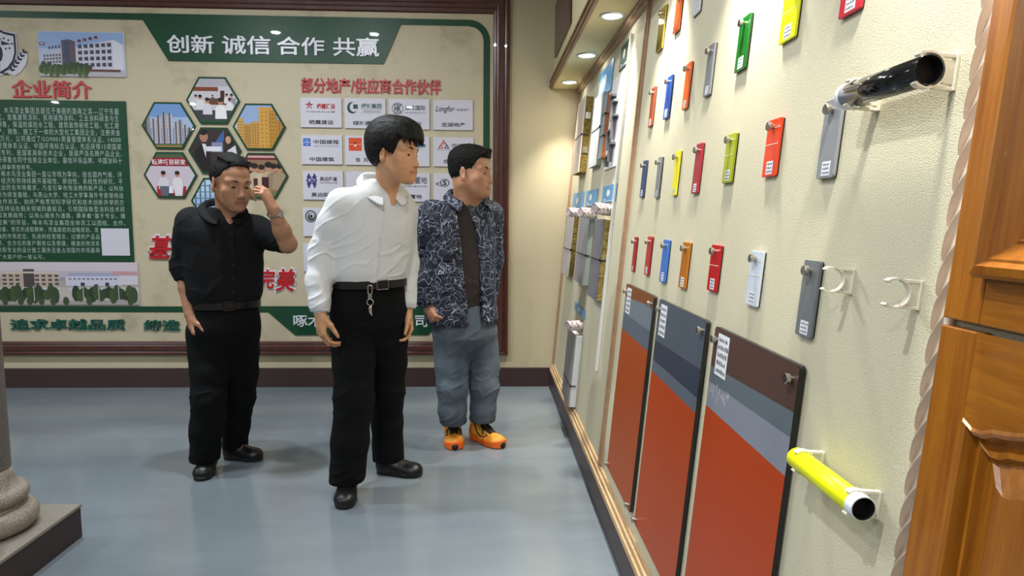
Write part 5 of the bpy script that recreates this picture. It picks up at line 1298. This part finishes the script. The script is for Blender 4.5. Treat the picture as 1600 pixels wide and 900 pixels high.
# ------------------------------------------------------------------ man in the black shirt
def man_black():
    org = V3(-1.33, 3.37, 0); t = person('man in black half-sleeved shirt and black trousers raising a hand to his eye', org)
    phi = 28; f, l = facing(phi); yaw = math.radians(phi); A = lambda *q: np.array(q[0] if len(q) == 1 else q)
    hc = A((-1.2453, 3.31, 1.4575)); R = frame_of(48, 14, 0); s = 1.05
    shR, elR, wrR = A((-1.4453, 3.32, 1.2661)), A((-1.4978, 3.34, 1.0497)), A((-1.4522, 3.27, 0.8185))
    shL, elL, wrL = A((-1.1671, 3.43, 1.2315)), A((-0.9789, 3.3, 1.1627)), A((-1.0107, 3.2, 1.3306))
    nk = A((-1.2892, 3.37, 1.3114))
    v = Vol(V3(-1.72, 2.85, .6), V3(-.82, 3.75, 1.72), .0036)
    H = head_shape(v, hc, R, s, .98, .96)
    v.add(cone(H(-.03, 0, -.06), nk-UP*.04, .056, .055), .025); v.add(cone(H(.005, 0, -.085), nk-UP*.05, .042, .046), .02)
    v.add(loft([(A((-1.3167, 3.37, 0.8369)), .13, .085), (A((-1.3092, 3.37, 1.0322)), .15, .09), (A((-1.3063, 3.37, 1.1932)), .155, .085), (A((-1.2941, 3.37, 1.2636)), .08, .055)], yaw), .02)
    v.add(cone(nk-UP*.03, nk+f*.042-UP*.07, .05, .045), .03)
    chain(v, [(shR, .05), (elR, .041), (elR*.55+wrR*.45, .039), (wrR, .028)], .02)
    chain(v, [(shL, .05), (elL, .044), (elL*.6+wrL*.4, .040), (wrL, .028)], .02)
    hand_shape(v, wrR-UP*.008, -UP+f*.22+l*.12, l*.9+f*.2, f, (34, 44, 30), 1.0)
    # raised hand: index finger at the eye, others folded
    eye = H(.098, .034, .0)
    dv = nrm(A((-1.0608, 3.19, 1.4411))-wrL); pn = V3(-.9, .25, -.15)
    hand_shape(v, wrL+dv*.008, dv, pn, np.cross(pn, dv), s=.95, curls=[(38, 52, 30), (48, 58, 34), (56, 66, 40), (60, 70, 40)], thumb=(.85, .25, .5))
    v.build('body', skin('skin_tan', '#a27256', '#b38465', '#925a4c'), t, org, attr={'lip': lip_mask(H, s)})
    eyes_and_brows(t, hc, R, s, org)
    ln = lambda f_: np.interp(f_.ravel(), [-.12, -.06, -.03, -.008, .0, .03, .045, .06, .075, .1], [-.05, -.05, -.02, .012, .02, .035, .06, .082, .094, .088]).reshape(f_.shape)
    hair_cap(t, hc, R, s, org, lambda f_, l_, u: u-ln(f_)-.12*np.maximum(np.abs(l_)-.035, 0)*(f_ > .03), lambda f_, l_, u: .003+.013*np.clip((u-.06)/.06, 0, 1)*np.clip(1-np.abs(l_)/.085, .2, 1), MATS['hair_short'], extra=[lambda H, q=q: cone(H(.066-abs(q)*.4, q, .106), H(-.02, q*1.2, .128-abs(q)*.3), .008*s, .012*s) for q in (-.045, -.03, -.015, 0, .015, .03, .045)])
    v = Vol(V3(-1.75, 2.9, .74), V3(-.8, 3.75, 1.46), .004)
    v.add(loft([(A((-1.3199, 3.37, 0.8368)), .152, .112), (A((-1.3213, 3.37, 0.8826)), .172, .125), (A((-1.32, 3.37, 0.9998)), .184, .128), (A((-1.3208, 3.37, 1.145)), .190, .122), (A((-1.3206, 3.37, 1.2315)), .190, .112), (A((-1.3092, 3.37, 1.2826)), .150, .092), (A((-1.3018, 3.37, 1.3113)), .100, .072), (A((-1.3008, 3.37, 1.3367)), .074, .07)], yaw))
    cR = elR
    for S_ in (shR, shL): v.add(cone(nk-UP*.065, S_-UP*.008, .055, .068), .05)
    chain(v, [(shR, .072), ((shR+elR)/2, .068), (cR, .064), (cR+nrm(wrR-elR)*.03, .064)], .03)
    chain(v, [(shL, .070), ((shL+elL)/2, .064), (elL*.85+shL*.15, .058)], .03)
    v.cut(cone(nk+f*.02+UP*.04, nk+f*.095-UP*.05, .055, .008), .008)
    d1 = nrm(wrR-elR); 
    ax = nrm(elL-shL); 
    v.build('shirt', MATS['cloth_black'], t, org, disp=folds([(elR, .08), (A((-1.3186, 3.37, 0.8696)), .14), (shR-UP*.06, .07), (elL, .07), (shL-UP*.05, .08)], .007, .002, (9, 9, 20), 6))
    collar(t, org, A((-1.3091, 3.36, 1.346)), f, l, MATS['cloth_black'], spread=.9, r=.077, back=.05, drop=.095)
    placket(t, org, [A((-1.1968, 3.2, 1.2414)), A((-1.1987, 3.2, 1.1073)), A((-1.2002, 3.2, 0.9843)), A((-1.1975, 3.2, 0.8914))], f, l, v, MATS['cloth_black'], 5, .013)
    v = Vol(V3(-1.75, 2.9, .03), V3(-.85, 3.85, .9), .004)
    v.add(loft([(A((-1.3159, 3.37, 0.8565)), .150, .110), (A((-1.3214, 3.37, 0.7975)), .165, .125), (A((-1.3308, 3.37, 0.7185)), .178, .134), (A((-1.3378, 3.38, 0.6371)), .158, .116), (A((-1.3406, 3.38, 0.5637)), .095, .07)], yaw, rnd_=.01))
    chain(v, [(A((-1.39, 3.34, 0.6941)), .090), (A((-1.3923, 3.33, 0.6141)), .093), (A((-1.3848, 3.31, 0.5201)), .088), (A((-1.3841, 3.28, 0.39)), .079), (A((-1.4032, 3.28, 0.2318)), .073), (A((-1.4289, 3.3, 0.041)), .070)], .03)
    chain(v, [(A((-1.2697, 3.41, 0.6815)), .088), (A((-1.2732, 3.42, 0.5955)), .091), (A((-1.281, 3.44, 0.4892)), .084), (A((-1.2967, 3.46, 0.3464)), .074), (A((-1.3301, 3.48, 0.1834)), .066), (A((-1.3535, 3.5, 0.0242)), .063)], .03)
    v.keep(half(-UP, -.065), 0)
    v.build('trousers', MATS['trouser_black'], t, org, disp=folds([(A((-1.3718, 3.25, 0.3886)), .09), (A((-1.3036, 3.45, 0.3319)), .09), (A((-1.4136, 3.28, 0.1321)), .07), (A((-1.34, 3.48, 0.0953)), .06)], .007, .002, (9, 9, 20), 8))
    belt(t, org, A((-1.3159, 3.37, 0.8565)), .160, .120, yaw, .034, 8, MATS['leather_black'], 'gunmetal')
    for i, (hp, tp) in enumerate((((-1.425, 3.36), (-1.3949, 3.1774)), ((-1.3978, 3.4893), (-1.1935, 3.457)))):
        up, S, d, sd, P = shoe(t, hp, tp, MATS['leather_black'], MATS['rubber_black'], org, .046, .085)
        k = MB(); q = .52; k.tube([S(q, .002, -.030)-org, S(q+.01, .003, -.012)-org, S(q+.01, .003, .012)-org, S(q, .002, .030)-org], .0034, 6); k.tube([S(q+.02+.05*math.cos(a), .003, .012*math.sin(a))-org for a in np.linspace(0, 2*math.pi, 12)[:-1]], .002, 6, closed=True); k.build('metal_bit', MATS['chrome'], up)
    k = MB(); ax = nrm(elL-wrL); o = wrL+ax*.022-org; a = nrm(np.cross(ax, UP)); b = np.cross(ax, a)
    k.tube([o+(a*math.cos(q)*.034+b*math.sin(q)*.030) for q in np.linspace(0, 2*math.pi, 28)[:-1]], .006, 6, closed=True); wt = k.build('wristwatch', MATS['steel'], t)
    k = MB(); oo = o+nrm(V3(.6, -.5, .2)-ax*(V3(.6, -.5, .2)@ax))*.034; z = nrm(oo-o); x = ax; y = np.cross(z, x)
    k.raw([oo+(x*math.cos(q)+y*math.sin(q))*.015+z*hh for hh in (-.002, .006) for q in np.linspace(0, 2*math.pi, 21)[:-1]], [tuple(range(20, 40)), tuple(range(20))[::-1]]+[(i, (i+1) % 20, 20+(i+1) % 20, 20+i) for i in range(20)]); k.build('watch_case', MATS['chrome'], wt)

# ------------------------------------------------------------------ man in the patterned jacket
def man_jacket():
    org = V3(-.07, 3.68, 0); t = person('man in navy doodle-print jacket, blue jeans and orange running shoes', org)
    phi = 30; f, l = facing(phi); yaw = math.radians(phi); A = lambda *q: np.array(q[0] if len(q) == 1 else q)
    hc = A((-0.0812, 3.62, 1.5392)); R = frame_of(70, 3, 0); s = 1.09
    shR, elR, wrR = A((-0.2928, 3.62, 1.3138)), A((-0.3503, 3.66, 1.0672)), A((-0.3149, 3.56, 0.82))
    shL, elL, wrL = A((0.0173, 3.78, 1.3169)), A((0.0335, 3.84, 1.0577)), A((0.0194, 3.82, 0.8159))
    nk = A((-0.1106, 3.68, 1.3998))
    v = Vol(V3(-.52, 3.15, .58), V3(.28, 4.05, 1.84), .0036)
    H = head_shape(v, hc, R, s, 1.12, 1.12, .98)
    v.add(cone(H(-.03, 0, -.06), nk-UP*.03, .064, .066), .03); v.add(cone(H(.02, 0, -.09), nk+f*.018-UP*.05, .05, .052), .035)
    v.add(loft([(A((-0.1321, 3.68, 0.797)), .14, .10), (A((-0.132, 3.68, 1.0133)), .15, .10), (A((-0.1319, 3.68, 1.227)), .155, .09), (A((-0.1177, 3.68, 1.3752)), .1, .065)], yaw), .03)
    for S_, E_, W_ in ((shR, elR, wrR), (shL, elL, wrL)): chain(v, [(S_, .05), (E_, .04), (W_, .029)], .02)
    hand_shape(v, wrR-UP*.0, -UP*.75+f*.6+l*.15, l*.75-UP*.5, f*.6+UP*.6, (58, 62, 40), .98, thumb=(.8, .3, .5))
    hand_shape(v, wrL, -UP+f*.1, -l, f, (30, 40, 26), .98)
    v.build('body', skin('skin_rosy', '#ab785a', '#bb8b6b', '#985a4c'), t, org, attr={'lip': lip_mask(H, s)})
    eyes_and_brows(t, hc, R, s, org)
    ln = lambda f_: np.interp(f_.ravel(), [-.12, -.06, -.03, -.012, .0, .03, .045, .06, .075, .1], [-.055, -.058, -.035, .006, .01, .012, .045, .072, .078, .074]).reshape(f_.shape)
    hair_cap(t, hc, R, s, org, lambda f_, l_, u: u-ln(f_), lambda f_, l_, u: .003+.015*np.clip((u-.03)/.07, 0, 1), MATS['hair_short'], extra=[lambda H, q=q: cone(H(.04, q, .112-abs(q)*.4), H(.095-abs(q)*.4, q, .112-abs(q)*.5), .014*s, .009*s) for q in (-.042, -.028, -.014, 0, .014, .028, .042)], disp=lambda P, N: .005*(vnoise(P, 170, 5)-.5))
    # dark T-shirt
    tee = [(A((-0.1322, 3.68, 0.7534)), .170, .125), (A((-0.132, 3.68, 0.9415)), .178, .132), (A((-0.1319, 3.68, 1.1561)), .178, .122), (A((-0.1319, 3.68, 1.2694)), .172, .108), (A((-0.1212, 3.68, 1.333)), .135, .092), (A((-0.1141, 3.68, 1.3752)), .092, .078), (A((-0.1106, 3.68, 1.3998)), .07, .068)]
    v = Vol(V3(-.5, 3.3, .70), V3(.3, 4.05, 1.45), .004); v.add(loft(tee, yaw))
    v.build('t_shirt', MATS['tee_brown'], t, org, disp=folds([(A((-0.0814, 3.5, 0.9249)), .15)], .005, .003, (12, 12, 14), 9))
    # jacket, worn open
    jk = [(A((-0.1322, 3.68, 0.7133)), .212, .165), (A((-0.1393, 3.68, 0.8332)), .206, .158), (A((-0.1427, 3.68, 1.0133)), .205, .150), (A((-0.1461, 3.68, 1.1738)), .208, .140), (A((-0.146, 3.68, 1.2799)), .203, .126), (A((-0.1353, 3.68, 1.3399)), .165, .105), (A((-0.1177, 3.68, 1.3822)), .108, .086), (A((-0.1106, 3.68, 1.4068)), .084, .080)]
    v = Vol(V3(-.56, 3.25, .60), V3(.35, 4.1, 1.46), .004); v.add(loft(jk, yaw))
    for S_ in (shR, shL): v.add(cone(nk-UP*.07, S_-UP*.012, .06, .074), .05)
    chain(v, [(shR, .082), ((shR+elR)/2, .080), (elR, .076), ((elR+wrR)/2, .070), (wrR+(elR-wrR)*.16, .060)], .03)
    chain(v, [(shL, .078), (elL, .066), (wrL+(elL-wrL)*.16, .054)], .03)
    cut = [(A((-0.085, 3.5, 1.3483)), .035), (A((-0.0613, 3.5, 1.231)), .05), (A((-0.0475, 3.5, 1.0618)), .056), (A((-0.0301, 3.5, 0.8563)), .048), (A((-0.0228, 3.5, 0.683)), .045)]
    zs = [c[0][2] for c in cut][::-1]
    def opening(X, Y, Z):
        z = Z.ravel(); w = np.interp(z, zs, [c[1] for c in cut][::-1])[None, None, :]; cx = np.interp(z, zs, [(c[0]-org)@l for c in cut][::-1])[None, None, :]
        u = (X-org[0])*l[0]+(Y-org[1])*l[1]-cx; q = (X-org[0])*f[0]+(Y-org[1])*f[1]
        return np.maximum(np.abs(u)-w, .02-q)+0*Z
    v.cut((opening, V3(-.5, 3.2, .55), V3(.35, 4.0, 1.46)), .006)
    v.build('jacket', MATS['jacket_print'], t, org, disp=folds([(elR, .1), (shR-UP*.08, .08), (A((-0.1687, 3.55, 0.954)), .15), (wrR+UP*.06, .06)], .007, .003, (9, 9, 20), 11))
    collar(t, org, A((-0.1071, 3.68, 1.4173)), f, l, MATS['jacket_print'], spread=1.5, r=.092, h=.062, back=.055, drop=.08, wrap=.80)
    for q in (0, .3, .53, .77, 1):
        p = surface_hit(v, A((-0.1182, 3.3, 1.2821))*(1-q)+A((-0.0895, 3.3, 0.8555))*q, V3(0, -1, 0), .6); b = MB()
        b.lathe([(.007, 0), (.0065, .003), (.0005, .003)], (0, 0, 0), 'z', 14); rot = np.stack([l, UP, f], 1)
        b.v = [tuple(rot@np.array(w)+p+f*.004-org) for w in b.v]; b.build('button', MATS['button_pale'], t)
    patch(t, org, v, A((-0.1898, 3.5, 1.0883)), f, l, .085, .055, MATS['jacket_navy'], 'cloth_label', .005)
    # jeans
    v = Vol(V3(-.5, 3.25, .06), V3(.35, 4.1, .86), .004)
    v.add(loft([(A((-0.1285, 3.68, 0.8332)), .165, .120), (A((-0.1214, 3.68, 0.7243)), .178, .132), (A((-0.1142, 3.68, 0.6329)), .182, .13), (A((-0.1109, 3.69, 0.5686)), .158, .108), (A((-0.1109, 3.69, 0.5021)), .09, .07)], yaw, rnd_=.01))
    chain(v, [(A((-0.1883, 3.65, 0.6565)), .094), (A((-0.1885, 3.65, 0.5656)), .097), (A((-0.1882, 3.64, 0.4765)), .091), (A((-0.1839, 3.62, 0.3533)), .083), (A((-0.1846, 3.63, 0.2217)), .075), (A((-0.1853, 3.71, 0.0765)), .066)], .03)
    chain(v, [(A((-0.0279, 3.72, 0.6442)), .092), (A((-0.0241, 3.73, 0.5494)), .094), (A((-0.0091, 3.73, 0.4558)), .086), (A((-0.005, 3.7, 0.3319)), .078), (A((-0.012, 3.7, 0.2002)), .070), (A((-0.0155, 3.75, 0.0624)), .064)], .03)
    v.keep(half(-UP, -.128), 0)
    v.build('jeans', MATS['jeans'], t, org, disp=folds([(A((-0.1828, 3.6, 0.3585)), .09), (A((-0.005, 3.7, 0.3319)), .09), (A((-0.1797, 3.6, 0.1755)), .07), (A((-0.0118, 3.7, 0.1434)), .07), (A((-0.1067, 3.55, 0.6388)), .08)], .007, .002, (9, 9, 20), 13))
    for c, r in ((A((-0.1847, 3.7, 0.1102)), .070), (A((-0.0156, 3.74, 0.0964)), .068)):
        k = MB(); c = c-org; z = .140
        P = [[(c[0]+rr*math.cos(q)*(1+.03*math.sin(3*q)), c[1]+rr*math.sin(q), zz) for q in np.linspace(0, 2*math.pi, 33)[:-1]] for rr, zz in ((r*.9, z-.012), (r+.006, z-.016), (r+.010, z), (r+.006, z+.022), (r*.9, z+.026))]
        for a, b in zip(P, P[1:]):
            for i in range(32): j = (i+1) % 32; k.face([a[i], a[j], b[j], b[i]])
        k.build('turn_up', MATS['jeans'], t, smooth=True)
    for hp, tp in (((-.197, 3.845), (-0.1685, 3.5838)), ((-.075, 3.82), (0.1011, 3.6096))):
        up, S, d, sd, P = shoe(t, hp, tp, MATS['runner_yellow'], MATS['runner_orange'], org, .052, .112, name='running_shoe', style='runner')
        k = MB()
        for i in range(5):
            q = .38+.062*i; w = .026-.001*i
            for a, b in ((-1, 1), (1, -1)): k.tube([S(q+.05*j/6, .003, (a*(1-j/6)+b*j/6)*w)-org for j in range(7)], .0042, 6)
        for a in (-1, 1): k.tube([S(.40, .006, 0)-org, S(.43, .014, a*.018)-org, S(.49, .010, a*.034)-org, S(.53, .004, a*.042)-org], .004, 6)
        k.build('laces', MATS['lace_black'], up)
        k = MB()
        for a in (-1, 1):
            k.tube([S(q_, .0005, a*x_)-org for q_, x_ in ((.2, .038), (.32, .043), (.46, .047), (.6, .044), (.66, .036), (.58, .036))], .004, 6)
        k.build('side_stripe', MATS['lace_black'], up)
        R3 = np.stack([d, sd, UP], 1); q_ = .82+(.0515-.008)/np.linalg.norm(P(1, 0)-P(0, 0)); v = Vol(P(q_, .02)-.05, P(q_, .02)+.05, .003); v.add(ell(P(q_, .02), (.014, .021, .021), R3)); g = v.reg(v.lo, v.lo+v.n*v.h, 0); v.f[g[0]] = np.maximum(v.f[g[0]], .0-g[3]); v.build('toe_cap', MATS['lace_black'], up, org)
man_white(); man_black(); man_jacket()

# key ring hanging from the belt of the man in the white shirt
kp = np.array((-0.5175, 2.955, 0.9761))
t = thing('key_ring', 'silver clip and ring with a claw-shaped pendant hanging from the belt of the white-shirted man', 'key ring', Matrix.Translation(tuple(kp)))
b = MB(); b.tube([(-.009, 0, .012), (-.009, 0, -.016), (-.005, 0, -.022), (.005, 0, -.022), (.009, 0, -.016), (.009, 0, .012), (.005, 0, .018), (-.005, 0, .018)], .0028, 8, closed=True); b.box(-.009, .009, -.004, .004, -.044, -.022); b.build('belt_clip', MATS['chrome'], t)
b = MB(); b.tube([(.014*math.cos(q), .002*math.cos(q), -.058+.014*math.sin(q)) for q in np.linspace(0, 2*math.pi, 22)[:-1]], .0026, 8, closed=True); b.build('ring', MATS['chrome'], t)
b = MB(); b.tube([(.002, 0, -.072), (-.001, -.001, -.085), (.001, -.001, -.105), (.008, 0, -.122)], [.006, .0085, .007, .001], 10); b.build('pendant', MATS['chrome'], t, smooth=True)
